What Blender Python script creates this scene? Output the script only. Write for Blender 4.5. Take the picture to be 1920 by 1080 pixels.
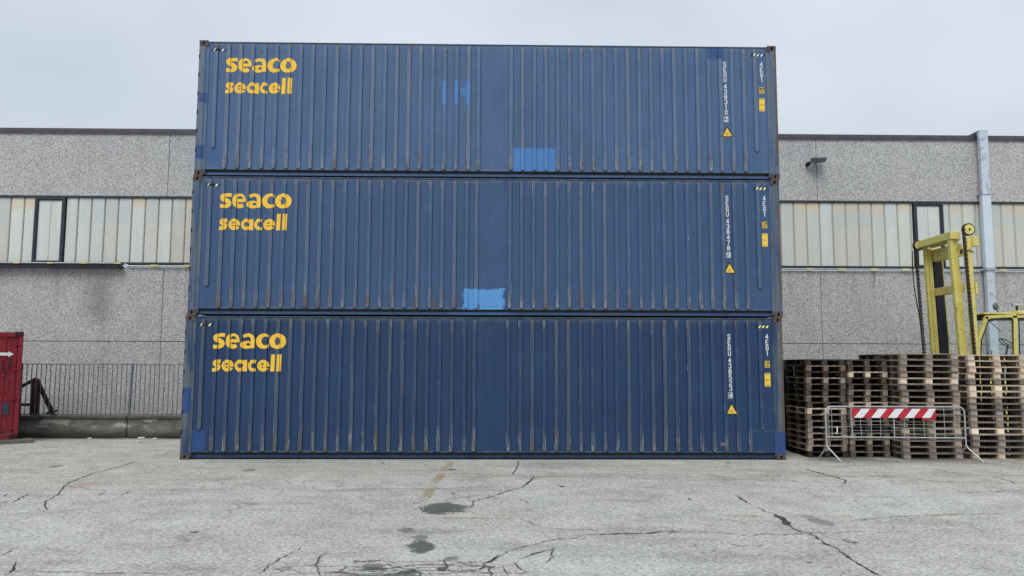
import bpy, bmesh, math, random
from mathutils import Vector, Matrix
from mathutils.geometry import tessellate_polygon
R = math.radians
rnd = random.Random(7)
for o in list(bpy.data.objects): bpy.data.objects.remove(o)
SC = bpy.context.scene
COL = SC.collection

# ------------------------------------------------------------------ camera
CF, CC, YAW, PIT, ROL = 1500.0, Vector((0.1942, -16.36, 1.8754)), 0.0181, 0.09767, 0.00285
fw = Vector((math.sin(YAW)*math.cos(PIT), math.cos(YAW)*math.cos(PIT), math.sin(PIT)))
_r = Vector((math.cos(YAW), -math.sin(YAW), 0)); _u = _r.cross(fw)
rt = _r*math.cos(ROL)+_u*math.sin(ROL); up = -_r*math.sin(ROL)+_u*math.cos(ROL)
cd = bpy.data.cameras.new('camera'); cam = bpy.data.objects.new('camera', cd); COL.objects.link(cam)
cd.sensor_width = 36; cd.lens = CF/1920*36; cd.clip_start = .1; cd.clip_end = 2000
M = Matrix((( rt.x, up.x, -fw.x, CC.x), (rt.y, up.y, -fw.y, CC.y), (rt.z, up.z, -fw.z, CC.z), (0,0,0,1)))
cam.matrix_world = M
SC.camera = cam
def ground(u, v, z=0.0):                    # where a feature of the yard lies on the ground
    d = fw*CF+rt*(u-960)-up*(v-540); t = (z-CC.z)/d.z
    return CC+d*t

# ------------------------------------------------------------------ sky, sun, exposure
SUN_EL, SUN_AZ = R(50), R(196)
w = bpy.data.worlds.new('World'); SC.world = w; w.use_nodes = True
nt = w.node_tree; nt.nodes.clear()
wo = nt.nodes.new('ShaderNodeOutputWorld'); bg = nt.nodes.new('ShaderNodeBackground')
sk = nt.nodes.new('ShaderNodeTexSky'); sk.sky_type = 'NISHITA'; sk.sun_disc = False
sk.sun_elevation = SUN_EL; sk.sun_rotation = SUN_AZ; sk.dust_density = 4; sk.air_density = 1.2
tc = nt.nodes.new('ShaderNodeTexCoord')
no = nt.nodes.new('ShaderNodeTexNoise'); no.inputs['Scale'].default_value = 1.6; no.inputs['Detail'].default_value = 3
mp = nt.nodes.new('ShaderNodeMapping'); mp.inputs['Scale'].default_value = (1, 1, 1.6)
nt.links.new(tc.outputs['Generated'], mp.inputs['Vector']); nt.links.new(mp.outputs['Vector'], no.inputs['Vector'])
cr = nt.nodes.new('ShaderNodeValToRGB'); cr.color_ramp.elements[0].position = .38; cr.color_ramp.elements[1].position = .66
cr.color_ramp.elements[0].color = (.49, .565, .675, 1); cr.color_ramp.elements[1].color = (.70, .765, .84, 1)
nt.links.new(no.outputs['Fac'], cr.inputs['Fac'])
sx = nt.nodes.new('ShaderNodeSeparateXYZ'); nt.links.new(tc.outputs['Generated'], sx.inputs[0])
gr = nt.nodes.new('ShaderNodeValToRGB'); ge = gr.color_ramp.elements       # overcast: a little greyer at the horizon
ge[0].position = 0.0; ge[0].color = (8.6, 8.7, 8.9, 1); ge[1].position = .5; ge[1].color = (10.4, 10.3, 10.2, 1)
nt.links.new(sx.outputs['Z'], gr.inputs['Fac'])
ml = nt.nodes.new('ShaderNodeMix'); ml.data_type = 'RGBA'; ml.blend_type = 'MULTIPLY'; ml.inputs[0].default_value = 1
nt.links.new(cr.outputs['Color'], ml.inputs[6]); nt.links.new(gr.outputs['Color'], ml.inputs[7])
mx = nt.nodes.new('ShaderNodeMix'); mx.data_type = 'RGBA'; mx.inputs[0].default_value = .93
nt.links.new(sk.outputs['Color'], mx.inputs[6]); nt.links.new(ml.outputs[2], mx.inputs[7])
nt.links.new(mx.outputs[2], bg.inputs['Color']); bg.inputs['Strength'].default_value = .097
nt.links.new(bg.outputs[0], wo.inputs['Surface'])
sl = bpy.data.lights.new('sun', 'SUN'); sl.energy = 1.5; sl.angle = R(35); sl.color = (1, .97, .93)
so = bpy.data.objects.new('sun', sl); COL.objects.link(so)
sdir = Vector((math.sin(SUN_AZ)*math.cos(SUN_EL), math.cos(SUN_AZ)*math.cos(SUN_EL), math.sin(SUN_EL)))
so.rotation_euler = sdir.to_track_quat('Z', 'Y').to_euler(); so.location = (0, -20, 30)
vs = SC.view_settings; vs.view_transform = 'Standard'; vs.look = 'None'; vs.exposure = .15; vs.gamma = 1
SC.render.engine = 'CYCLES'

# ------------------------------------------------------------------ node helper
class G:
    def __init__(s, name, rough=.7, metal=0.0, spec=.4):
        s.m = bpy.data.materials.new(name); s.m.use_nodes = True; s.t = s.m.node_tree; s.t.nodes.clear()
        s.out = s.t.nodes.new('ShaderNodeOutputMaterial'); s.b = s.t.nodes.new('ShaderNodeBsdfPrincipled')
        s.t.links.new(s.b.outputs[0], s.out.inputs[0])
        s.b.inputs['Roughness'].default_value = rough; s.b.inputs['Metallic'].default_value = metal
        s.b.inputs['Specular IOR Level'].default_value = spec
        c = s.t.nodes.new('ShaderNodeTexCoord'); s.P = c.outputs['Object']
        q = s.t.nodes.new('ShaderNodeSeparateXYZ'); s.t.links.new(s.P, q.inputs[0]); s.X, s.Y, s.Z = q.outputs
    def put(s, sock, v):
        if isinstance(v, bpy.types.NodeSocket): s.t.links.new(v, sock)
        elif isinstance(v, (tuple, list)) and len(v) == 3 and sock.type == 'RGBA': sock.default_value = (*v, 1)
        else: sock.default_value = v
    def math(s, op, a, b=0.0, clamp=False):
        n = s.t.nodes.new('ShaderNodeMath'); n.operation = op; n.use_clamp = clamp
        s.put(n.inputs[0], a); s.put(n.inputs[1], b); return n.outputs[0]
    def mul(s, a, b): return s.math('MULTIPLY', a, b)
    def add(s, a, b): return s.math('ADD', a, b)
    def sub(s, a, b): return s.math('SUBTRACT', a, b)
    def step(s, v, lo, hi):                  # smooth 0..1
        n = s.t.nodes.new('ShaderNodeMapRange'); n.interpolation_type = 'SMOOTHSTEP'
        s.put(n.inputs[0], v); s.put(n.inputs[1], lo); s.put(n.inputs[2], hi); return n.outputs[0]
    def scale(s, v, sc, loc=(0, 0, 0)):
        n = s.t.nodes.new('ShaderNodeMapping'); s.put(n.inputs[0], v); n.inputs['Scale'].default_value = sc; n.inputs['Location'].default_value = loc
        return n.outputs[0]
    def noise(s, sc=1.0, detail=3, rough=.55, vec=None, stretch=None, seed=0, dist=0.0):
        v = vec if vec is not None else s.P
        if stretch or seed: v = s.scale(v, stretch or (1, 1, 1), (seed*3.7, seed*1.3, seed*2.1))
        n = s.t.nodes.new('ShaderNodeTexNoise'); s.put(n.inputs['Vector'], v)
        n.inputs['Scale'].default_value = sc; n.inputs['Detail'].default_value = detail; n.inputs['Roughness'].default_value = rough
        n.inputs['Distortion'].default_value = dist
        return n.outputs[0]
    def voro(s, sc, feature='F1', out='Distance', vec=None, stretch=None):
        v = vec if vec is not None else s.P
        if stretch: v = s.scale(v, stretch)
        n = s.t.nodes.new('ShaderNodeTexVoronoi'); n.feature = feature; s.put(n.inputs['Vector'], v); n.inputs['Scale'].default_value = sc
        return n.outputs[out]
    def white(s, v):
        n = s.t.nodes.new('ShaderNodeTexWhiteNoise'); n.noise_dimensions = '1D'; s.put(n.inputs['W'], v); return n.outputs['Value']
    def mix(s, f, a, b, mode='MIX'):
        n = s.t.nodes.new('ShaderNodeMix'); n.data_type = 'RGBA'; n.blend_type = mode
        s.put(n.inputs[0], f); s.put(n.inputs[6], a); s.put(n.inputs[7], b); return n.outputs[2]
    def ramp(s, v, stops):
        n = s.t.nodes.new('ShaderNodeValToRGB'); e = n.color_ramp.elements
        while len(e) < len(stops): e.new(.5)
        for k, (p, c) in enumerate(stops):
            e[k].position = p; e[k].color = (*(c if isinstance(c, tuple) else (c, c, c)), 1)
        s.put(n.inputs[0], v); return n.outputs[0]
    def box(s, x0, x1, z0, z1, soft=.01, wob=None):
        X, Z = s.X, s.Z
        if wob is not None: X = s.add(X, wob); Z = s.add(Z, wob)
        a = s.mul(s.step(X, x0-soft, x0+soft), s.sub(1.0, s.step(X, x1-soft, x1+soft)))
        b = s.mul(s.step(Z, z0-soft, z0+soft), s.sub(1.0, s.step(Z, z1-soft, z1+soft)))
        return s.mul(a, b)
    def bump(s, h, strength=.3, dist=.01):
        n = s.t.nodes.new('ShaderNodeBump'); s.put(n.inputs['Height'], h); n.inputs['Strength'].default_value = strength
        n.inputs['Distance'].default_value = dist; s.t.links.new(n.outputs[0], s.b.inputs['Normal'])
    def col(s, c): s.put(s.b.inputs['Base Color'], c)
    def rough(s, v): s.put(s.b.inputs['Roughness'], v)
    def info(s):
        n = s.t.nodes.new('ShaderNodeObjectInfo'); return n.outputs

# ------------------------------------------------------------------ mesh helper
class MB:
    def __init__(s): s.v = []; s.f = []; s.mi = []; s.sm = []
    def face(s, pts, m=0, smooth=False):
        i = len(s.v); s.v += [tuple(p) for p in pts]; s.f.append(tuple(range(i, i+len(pts)))); s.mi.append(m); s.sm.append(smooth)
    def mesh(s, vs_, fs, m=0, smooth=False):
        i = len(s.v); s.v += [tuple(p) for p in vs_]
        for f in fs: s.f.append(tuple(i+k for k in f)); s.mi.append(m); s.sm.append(smooth)
    def box(s, x0, x1, y0, y1, z0, z1, m=0, c=0.0):
        if x0 > x1: x0, x1 = x1, x0
        if y0 > y1: y0, y1 = y1, y0
        if z0 > z1: z0, z1 = z1, z0
        if c <= 0:
            vv = [(x, y, z) for x in (x0, x1) for y in (y0, y1) for z in (z0, z1)]
            s.mesh(vv, [(0,1,3,2), (4,6,7,5), (0,4,5,1), (2,3,7,6), (0,2,6,4), (1,5,7,3)], m); return
        b = bmesh.new(); bmesh.ops.create_cube(b, size=1)
        for v in b.verts: v.co = Vector(((x0+x1)/2+v.co.x*(x1-x0), (y0+y1)/2+v.co.y*(y1-y0), (z0+z1)/2+v.co.z*(z1-z0)))
        bmesh.ops.bevel(b, geom=b.edges[:], offset=min(c, .45*min(x1-x0, y1-y0, z1-z0)), segments=1, affect='EDGES')
        s.bm(b, m)
    def bm(s, b, m=0, smooth=False):
        b.verts.ensure_lookup_table(); b.verts.index_update()
        s.mesh([v.co for v in b.verts], [tuple(v.index for v in f.verts) for f in b.faces], m, smooth); b.free()
    def obox(s, p0, p1, wx, wy, m=0, ref=(0, 0, 1), twist=0):       # bar with rectangular section between two points
        p0 = Vector(p0); p1 = Vector(p1); d = (p1-p0).normalized(); r = Vector(ref)
        if abs(d.dot(r)) > .95: r = Vector((0, 1, 0))
        a = d.cross(r).normalized(); b = a.cross(d).normalized()
        vv = [p+a*sx*wx/2+b*sy*wy/2 for p in (p0, p1) for sx, sy in ((-1,-1), (1,-1), (1,1), (-1,1))]
        s.mesh(vv, [(3,2,1,0), (4,5,6,7), (0,1,5,4), (1,2,6,5), (2,3,7,6), (3,0,4,7)], m)
    def cyl(s, p0, p1, r, n=12, m=0, r1=None, caps=True):
        p0 = Vector(p0); p1 = Vector(p1); d = (p1-p0).normalized(); q = Vector((0, 0, 1)) if abs(d.z) < .9 else Vector((1, 0, 0))
        a = d.cross(q).normalized(); b = d.cross(a); r1 = r if r1 is None else r1
        vv = [p+(a*math.cos(k*2*math.pi/n)+b*math.sin(k*2*math.pi/n))*rr for p, rr in ((p0, r), (p1, r1)) for k in range(n)]
        s.mesh(vv, [(k, k+n, (k+1) % n+n, (k+1) % n) for k in range(n)], m, True)
        if caps: s.mesh(vv, [tuple(range(n)), tuple(range(2*n-1, n-1, -1))], m)
    def tube(s, pts, r, n=8, m=0):
        pts = [Vector(p) for p in pts]; rings = []; a = None
        for k, p in enumerate(pts):
            d = (pts[min(k+1, len(pts)-1)]-pts[max(k-1, 0)]).normalized()
            if a is None: a = d.orthogonal().normalized()
            a = (a-d*a.dot(d)).normalized(); b = d.cross(a)
            rings.append([p+(a*math.cos(j*2*math.pi/n)+b*math.sin(j*2*math.pi/n))*r for j in range(n)])
        vv = [v for q in rings for v in q]
        fs = [(i*n+j, i*n+(j+1) % n, (i+1)*n+(j+1) % n, (i+1)*n+j) for i in range(len(pts)-1) for j in range(n)]
        s.mesh(vv, fs, m, True); s.mesh(rings[0], [tuple(range(n-1, -1, -1))], m); s.mesh(rings[-1], [tuple(range(n))], m)
    def build(s, name, mats, parent=None, clean=True):
        me = bpy.data.meshes.new(name); me.from_pydata(s.v, [], s.f)
        if not isinstance(mats, (list, tuple)): mats = [mats]
        for m in mats: me.materials.append(m)
        me.polygons.foreach_set('material_index', s.mi); me.polygons.foreach_set('use_smooth', s.sm)
        if clean:
            b = bmesh.new(); b.from_mesh(me); bmesh.ops.recalc_face_normals(b, faces=b.faces[:]); b.to_mesh(me); b.free()
        o = bpy.data.objects.new(name, me); COL.objects.link(o); o.parent = parent
        return o
def tag(o, label=None, cat=None, group=None, kind=None):
    for k, v in (('label', label), ('category', cat), ('group', group), ('kind', kind)):
        if v: o[k] = v
    return o
def thing(name, loc, label, cat, group=None, rz=0):
    o = bpy.data.objects.new(name, None); COL.objects.link(o); o.location = loc; o.rotation_euler = (0, 0, rz)
    o.empty_display_size = .2
    return tag(o, label, cat, group)

# ------------------------------------------------------------------ plain materials
def flat(name, c, rough=.7, metal=0.0, var=.25, sc=6.0, stretch=None, bump=.0, dirt=None, dirt_amt=.5):
    g = G(name, rough, metal); n = g.noise(sc, 4, .6, stretch=stretch)
    d = tuple(x*(1-var) for x in c); l = tuple(min(1, x*(1+var)) for x in c)
    k = g.ramp(n, [(.3, d), (.7, l)])
    if dirt: k = g.mix(g.mul(g.step(g.noise(sc*2.3, 5, .7, seed=3), .5, .72), dirt_amt), k, dirt)
    g.col(k)
    if bump: g.bump(g.noise(sc*8, 4, .6), bump, .01)
    return g.m
BLACK = flat('black_void', (.006, .006, .008), .9)
CASTING = flat('rusty_casting', (.085, .068, .062), .85, 0, .4, 9, bump=.3, dirt=(.13, .06, .035))
YELLOW_PAINT = flat('yellow_lettering', (.95, .585, .05), .6, 0, .06, 4, dirt=(.42, .30, .10), dirt_amt=.22)
WHITE_PAINT = flat('white_lettering', (.78, .80, .80), .6, 0, .06, 8)
STICKER = flat('yellow_sticker', (.88, .60, .08), .5, 0, .06, 6)
INK = flat('black_ink', (.012, .012, .012), .6)
RED_INK = flat('orange_ink', (.60, .22, .04), .6)
GALV = flat('galvanised_steel', (.50, .52, .53), .42, .55, .18, 10, bump=.1)
DARKSTEEL = flat('dark_frame', (.030, .036, .046), .5, 0, .25, 5)
COPING = flat('dark_coping', (.085, .080, .092), .5, .2, .15, 3)
BROWNIRON = flat('brown_iron', (.030, .014, .013), .75, 0, .4, 6)
FENCE_M = flat('painted_railing', (.135, .15, .165), .5, .2, .3, 4, dirt=(.12, .08, .05), dirt_amt=.4)
CREAM_CLIP = flat('yellow_clip', (.72, .62, .25), .5)

# ------------------------------------------------------------------ yard surface
g = G('yard_asphalt', .9, 0, .25)
big = g.noise(.22, 4, .6); mid = g.noise(1.7, 5, .65, seed=2); fine = g.noise(22, 5, .85); spk = g.voro(42, out='Color')
sp = g.t.nodes.new('ShaderNodeSeparateXYZ'); g.put(sp.inputs[0], spk)
c = g.ramp(big, [(.32, (.43, .42, .375)), (.52, (.495, .487, .44)), (.7, (.55, .55, .505))])
c = g.mix(g.mul(g.step(g.Y, -5.5, -1.0), .38), c, (.48, .44, .355))
c = g.mix(.7, c, g.ramp(mid, [(.3, .34), (.5, .5), (.72, .62)]), 'OVERLAY')
c = g.mix(.85, c, g.ramp(fine, [(.3, .12), (.5, .5), (.7, .86)]), 'OVERLAY')
c = g.mix(g.mul(g.step(sp.outputs[0], .72, .98), .65), c, (.70, .70, .66))
c = g.mix(g.mul(g.step(sp.outputs[1], .80, .99), .6), c, (.16, .158, .145))
st = g.noise(.9, 5, .7, stretch=(.5, 2.2, 1), seed=6)                  # soft tyre and water stains running across the yard
c = g.mix(g.mul(g.step(st, .50, .74), .42), c, (.17, .17, .155))
c = g.mix(g.mul(g.step(g.noise(.7, 4, .6, stretch=(.4, 1.7, 1), seed=9), .55, .75), .35), c, (.50, .50, .46))
wv = g.t.nodes.new('ShaderNodeVectorMath'); wv.operation = 'ADD'; g.put(wv.inputs[0], g.P)
wn = g.t.nodes.new('ShaderNodeTexNoise'); wn.inputs['Scale'].default_value = 3; wn.inputs['Detail'].default_value = 4; g.put(wn.inputs['Vector'], g.P)
ws = g.t.nodes.new('ShaderNodeVectorMath'); ws.operation = 'SCALE'; ws.inputs['Scale'].default_value = .35; g.put(ws.inputs[0], wn.outputs['Color']); g.put(wv.inputs[1], ws.outputs[0])
ed = g.voro(1.5, 'DISTANCE_TO_EDGE', vec=wv.outputs[0])
msk = g.step(g.noise(.33, 3, .6, seed=4), .48, .62)
craze = g.mul(g.sub(1.0, g.step(ed, .003, .022)), msk)
c = g.mix(g.mul(craze, .6), c, (.10, .10, .095))
wet = g.mul(g.step(g.Y, 4.2, 4.75), g.step(g.noise(1.1, 4, .6, seed=5), .25, .6))   # black dirt gathered along the kerb wall
c = g.mix(g.mul(wet, .75), c, (.06, .062, .05))
c = g.mix(g.mul(g.mul(g.step(g.X, 6.2, 6.9), g.mul(g.step(g.Y, -1.3, .3), g.step(g.noise(1.4, 4, .65, seed=8), .3, .6))), .7), c, (.10, .10, .09))
pk = g.ramp(g.noise(1.1, 4, .6, seed=12), [(.3, 0.), (.7, 1.)])
def spot(x, y, rx, ry):
    dx = g.math('DIVIDE', g.sub(g.X, x), rx); dy = g.math('DIVIDE', g.sub(g.Y, y), ry)
    return g.mul(g.sub(1.0, g.step(g.add(g.mul(dx, dx), g.mul(dy, dy)), .1, 1.0)), g.step(g.noise(5, 4, .7), .35, .6))
pq = ground(150, 911); c = g.mix(g.mul(spot(pq.x, pq.y, .25, .45), .5), c, (.50, .22, .20))
for u_, v_, rx_, ry_ in ((40, 829, 1.2, .35), (900, 864, 1.0, .25), (1220, 866, 1.0, .3)):
    pq = ground(u_, v_); c = g.mix(g.mul(spot(pq.x, pq.y, rx_, ry_), .6), c, (.62, .58, .46))
for u_, v_, rx_, ry_ in ((1040, 872, .9, .8), (1180, 893, 1.6, .5), (1205, 925, .6, .5), (1230, 970, .6, .4), (1480, 885, .7, .4), (1320, 1045, .6, .35), (900, 890, 1.0, .3), (770, 996, .8, .3)):
    pq = ground(u_, v_); c = g.mix(g.mul(spot(pq.x, pq.y, rx_, ry_), .38), c, (.17, .17, .16))
rg = g.noise(3.4, 5, .75, seed=21, dist=.6); rf = g.noise(30, 4, .8, seed=22)
def oil(u0, u1, v0, v1, amt=.9, colr=(.085, .085, .082), q=4.0):
    global c
    p0, p1, p2 = ground((u0+u1)/2, v0), ground((u0+u1)/2, v1), ground((u0+u1)/2, (v0+v1)/2); rx = (ground(u1, (v0+v1)/2)-ground(u0, (v0+v1)/2)).length/2*1.1
    dx = g.math('DIVIDE', g.sub(g.X, p2.x), rx); dy = g.math('DIVIDE', g.sub(g.Y, p2.y), abs(p0.y-p1.y)/2*1.15)
    fld = g.add(g.add(g.mul(dx, dx), g.mul(dy, dy)), g.mul(g.sub(rg, .5), q))
    fld = g.add(fld, g.mul(g.sub(rf, .5), 2.4))
    c = g.mix(g.mul(g.sub(1.0, g.step(fld, .55, 1.0)), amt), c, colr)
for q in [(788,876,943,964), (765,814,1012,1035), (774,804,1003,1016,.6), (748,780,990,999,.6), (668,735,1057,1071,.5), (700,800,1074,1092,.75), (630,700,1076,1090,.6),
          (832,862,1043,1052,.6), (456,478,879,884,.5), (94,112,872,877,.7), (1515,1552,967,985,.5), (1580,1600,1010,1020,.5), (690,722,1060,1067,.6)]: oil(*q)
for q in [(840,856,879.5,882), (1047,1059,910.5,913), (845,853,923.5,925.5), (1362,1368,866.5,869), (355,374,996.5,999.5), (1512,1523,1053.5,1056.5), (1598,1611,1015.5,1018.5), (662,668,1052,1055), (1290,1296,934,938)]: oil(*q, .9, (.05, .05, .05), .6)
av = g.t.nodes.new('ShaderNodeVectorMath'); av.operation = 'ADD'; g.put(av.inputs[0], g.scale(g.P, (.55, 1.25, 1))); g.put(av.inputs[1], ws.outputs[0])
al = g.sub(1.0, g.step(g.voro(3.2, 'DISTANCE_TO_EDGE', vec=av.outputs[0]), .02, .05))
for u_, v_, rx_, ry_ in ((740, 1068, 1.15, .40), (880, 1085, .8, .35)):
    pq = ground(u_, v_); dx = g.math('DIVIDE', g.sub(g.X, pq.x), rx_); dy = g.math('DIVIDE', g.sub(g.Y, pq.y), ry_)
    zone = g.sub(1.0, g.step(g.add(g.add(g.mul(dx, dx), g.mul(dy, dy)), g.mul(g.sub(rg, .5), 1.2)), .7, 1.1)); c = g.mix(g.mul(g.mul(zone, al), .85), c, (.075, .075, .07))
g.col(c); g.bump(g.add(g.mul(fine, .6), g.mul(sp.outputs[0], .25)), .5, .008)
YARD = g.m
m = MB()
m.face([(-300, -120, 0), (300, -120, 0), (300, 400, 0), (-300, 400, 0)])
tag(m.build('ground', YARD), kind='structure')

def ribbon(mb, pts, wd, z, seed=0, jit=.6, wj=.7):
    r = random.Random(seed); P = [ground(u, v, z) for u, v in pts]; fine_ = []
    for a, b in zip(P, P[1:]):
        n = max(2, int((b-a).length/.045))
        for k in range(n): fine_.append(a.lerp(b, k/n))
    fine_.append(P[-1]); L = []; off = 0.0
    for k, p in enumerate(fine_):
        d = (fine_[min(k+1, len(fine_)-1)]-fine_[max(k-1, 0)]); d.z = 0; d.normalize(); n = Vector((-d.y, d.x, 0))
        off = off*.80+r.gauss(0, 1)*.016*jit
        ww = wd*(1+wj*r.uniform(-1, 1))*min(1, .25+k*.2, .25+(len(fine_)-1-k)*.2)
        L.append((p+n*(off+ww/2), p+n*(off-ww/2)))
    vv = [tuple(q) for pr in L for q in pr]
    mb.mesh(vv, [(2*k, 2*k+1, 2*k+3, 2*k+2) for k in range(len(L)-1)])
def Z(ox, oy, pts): return [(ox+x/3, oy+y/3) for x, y in pts]
A = lambda *p: Z(0, 800, p); B = lambda *p: Z(640, 850, p); C_ = lambda *p: Z(1280, 850, p)
cr_ = MB()
TH, MD, FN = .026, .015, .010
lines = [
 (A((770,195),(675,222),(555,252),(405,307),(360,328),(340,350),(320,385),(262,420),(255,470)), .015),
 (A((360,328),(430,342),(530,357),(770,355),(1130,352),(1590,352)), FN), (A((600,360),(550,390)), FN), (A((730,357),(685,390)), FN),
 (A((160,375),(60,430)), MD), (A((50,375),(30,395)), MD), (A((85,685),(0,725)), .016), (A((0,808),(380,812),(560,822),(740,820),(870,825),(980,828)), FN),
 (A((1000,135),(860,165)), FN), (A((1700,675),(1640,710),(1560,755),(1500,785),(1450,830)), FN), (A((1850,700),(1800,740),(1780,790),(1800,840)), .010),
 (A((1640,790),(1560,830)), MD), (A((100,170),(330,168),(600,168)), FN), (A((1600,430),(1770,430)), FN), (A((80,760),(60,800),(20,835)), MD),
 (B((1085,130),(1060,160),(1025,190)), .03), (B((1025,190),(920,212),(850,240),(740,270),(735,290),(742,310)), .016), (B((1000,40),(990,85),(960,120)), MD),
 (B((0,200),(200,200),(400,198),(700,190),(1025,195)), FN), (B((1010,255),(1040,265),(1050,285)), MD), (B((220,40),(240,65)), FN),
 (B((910,570),(1000,530),(1080,512),(1160,492),(1210,482),(1340,472),(1360,457)), .010), (B((1360,457),(1470,455),(1560,447),(1680,450),(1830,437),(1920,445)), .020),
 (C_((0,445),(200,443),(320,452)), .014), (C_((320,452),(400,460),(470,450),(560,458),(640,450),(720,442),(880,445),(920,435),(1100,440),(1280,437)), .010),
 (B((790,628),(860,595),(910,570)), .030), (B((0,660),(130,650),(240,650),(400,630),(580,625),(670,630),(790,628),(800,620)), .014),
 (B((60,630),(130,640),(240,650)), .014), (B((395,620),(400,640)), .016), (B((585,590),(590,650),(480,660),(400,655),(240,665),(150,690)), .014),
 (B((590,650),(680,658),(780,655),(805,620)), .013), (B((670,630),(675,658)), .010), (B((585,590),(640,590)), .012), (B((1010,590),(1060,560),(1160,540),(1195,530)), MD),
 (B((975,610),(1010,650),(1040,665)), MD), (B((1020,370),(1100,400),(1200,425),(1400,425),(1460,440)), FN), (B((1090,375),(1100,362),(1130,352)), FN),
 (B((1195,530),(1190,560),(1140,620)), FN), (B((240,650),(180,665),(60,660)), .012), (B((480,660),(520,690)), .012), (B((900,620),(930,690)), FN),
 (C_((690,85),(790,115),(860,130),(910,150),(922,175)), .022), (C_((860,130),(1120,130),(1240,135),(1400,155),(1600,162),(1900,170)), .014),
 (C_((1120,130),(1140,120),(1230,122)), FN), (C_((1380,80),(1500,105),(1730,125),(1820,150),(1885,170)), .016), (C_((1740,127),(1920,122)), MD),
 (C_((1540,210),(1600,222),(1700,215),(1920,208)), MD), (C_((300,235),(345,262),(390,285)), .022), (C_((425,300),(460,328),(510,340)), .016),
 (C_((510,340),(560,370),(610,410)), .075), (C_((610,410),(650,430),(700,445)), .035), (C_((700,445),(760,480),(830,520)), .020), (C_((780,500),(830,520),(890,545)), .030),
 (C_((890,545),(940,585),(990,615),(1040,645),(1125,690)), .022), (C_((940,378),(1040,370),(1200,355),(1350,347),(1500,340),(1920,338)), .012),
 (C_((700,500),(760,508),(820,515)), MD), (C_((860,565),(910,568)), .018), (C_((80,115),(170,125),(300,135)), FN)]
for k, (p, wd) in enumerate(lines): ribbon(cr_, p, wd, .008, k)
g = G('crack_filler', .95, 0, .1); g.col(g.ramp(g.noise(14, 4, .6), [(.35, (.045, .045, .042)), (.7, (.12, .12, .11))])); CRACK = g.m
tag(cr_.build('ground_cracks', CRACK, clean=False), kind='structure')

mk = MB()
def line_quad(p0, p1, wd, z=.0055):
    a, b = ground(*p0, z), ground(*p1, z); d = (b-a).normalized(); n = Vector((-d.y, d.x, 0))*wd/2
    mk.face([a+n, a-n, b-n, b+n])
for p0, p1 in (((847, 865), (834, 883)), ((831, 887), (810, 909)), ((808, 916), (796, 936))): line_quad(p0, p1, .15)
for p0, p1 in (((818, 893.5), (1075, 893)), ((1290, 893.5), (1565, 893)), ((1650, 892), (1720, 892)), ((830, 970), (962, 972)), ((1360, 967), (1420, 967)),
               ((1470, 967), (1600, 967.5)), ((1740, 966), (1795, 965))): line_quad(p0, p1, .075)
g = G('worn_yellow_paint', .8, 0, .3); g.col(g.ramp(g.noise(9, 4, .6), [(.3, (.36, .27, .08)), (.7, (.55, .43, .16))]))
tr = g.t.nodes.new('ShaderNodeBsdfTransparent'); ms = g.t.nodes.new('ShaderNodeMixShader')
g.put(ms.inputs[0], g.mul(g.step(g.add(g.mul(g.noise(1.3, 3, .6), .55), g.mul(g.noise(24, 5, .8), .6)), .47, .66), .50))
g.t.links.new(tr.outputs[0], ms.inputs[1]); g.t.links.new(g.b.outputs[0], ms.inputs[2]); g.t.links.new(ms.outputs[0], g.out.inputs[0])
tag(mk.build('ground_markings', g.m, clean=False), kind='structure')

# ------------------------------------------------------------------ factory building
WY = 7.5
g = G('aggregate_concrete', .9, 0, .2)
a1 = g.voro(38, out='Color'); s1 = g.t.nodes.new('ShaderNodeSeparateXYZ'); g.put(s1.inputs[0], a1)
n1 = g.noise(24, 3, .75); n2 = g.noise(.5, 4, .6, seed=1)
c = g.ramp(g.add(g.mul(n1, .72), g.mul(s1.outputs[0], .30)), [(.26, (.18, .18, .185)), (.42, (.36, .36, .36)), (.56, (.52, .52, .515)), (.76, (.68, .68, .67))])
c = g.mix(.45, c, g.ramp(n2, [(.3, (.42, .42, .43)), (.7, (.58, .575, .55))]), 'OVERLAY')
sx0 = g.step(g.noise(1.0, 4, .6, stretch=(2.2, 1, .32), seed=7), .52, .78)
c = g.mix(g.mul(sx0, .22), c, (.18, .175, .17))
wb = g.mul(g.noise(3, 3, .6), .5)
c = g.mix(g.mul(g.box(-11.75, -11.0, 3.4, 4.75, .35, wb), .42), c, (.13, .105, .09))
c = g.mix(g.mul(g.sub(1.0, g.step(g.Z, .1, 1.4)), .35), c, (.20, .20, .17))
oi = g.info(); c = g.mix(.35, c, g.ramp(oi['Random'], [(0, (.43, .435, .45)), (1, (.56, .555, .54))]), 'OVERLAY')
dr = g.mul(g.mul(g.step(g.Z, 3.2, 4.7), g.sub(1.0, g.step(g.Z, 4.78, 4.82))), g.step(g.noise(1, 4, .65, stretch=(5, 1, .25), seed=11), .50, .72))
c = g.mix(g.mul(dr, .35), c, (.17, .16, .145)); g.col(c); g.bump(g.add(n1, g.mul(s1.outputs[0], .4)), .6, .015); CONC = g.m
g = G('joint_sealant', .9); g.col((.26, .26, .255)); JOINT = g.m
g = G('glass_channels', .28, 0, .5)
cell = g.math('FLOOR', g.math('DIVIDE', g.X, .4)); rw = g.white(cell)
c = g.ramp(rw, [(0, (.56, .54, .47)), (.35, (.62, .63, .58)), (.7, (.68, .71, .66)), (1, (.58, .62, .59))])
c = g.mix(g.mul(g.step(g.noise(1.0, 4, .6, stretch=(4, 1, .35)), .45, .72), .30), c, (.70, .72, .69))
c = g.mix(g.mul(g.step(g.noise(1.0, 4, .6, stretch=(6, 1, .5), seed=4), .5, .75), .25), c, (.36, .33, .27))
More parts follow.
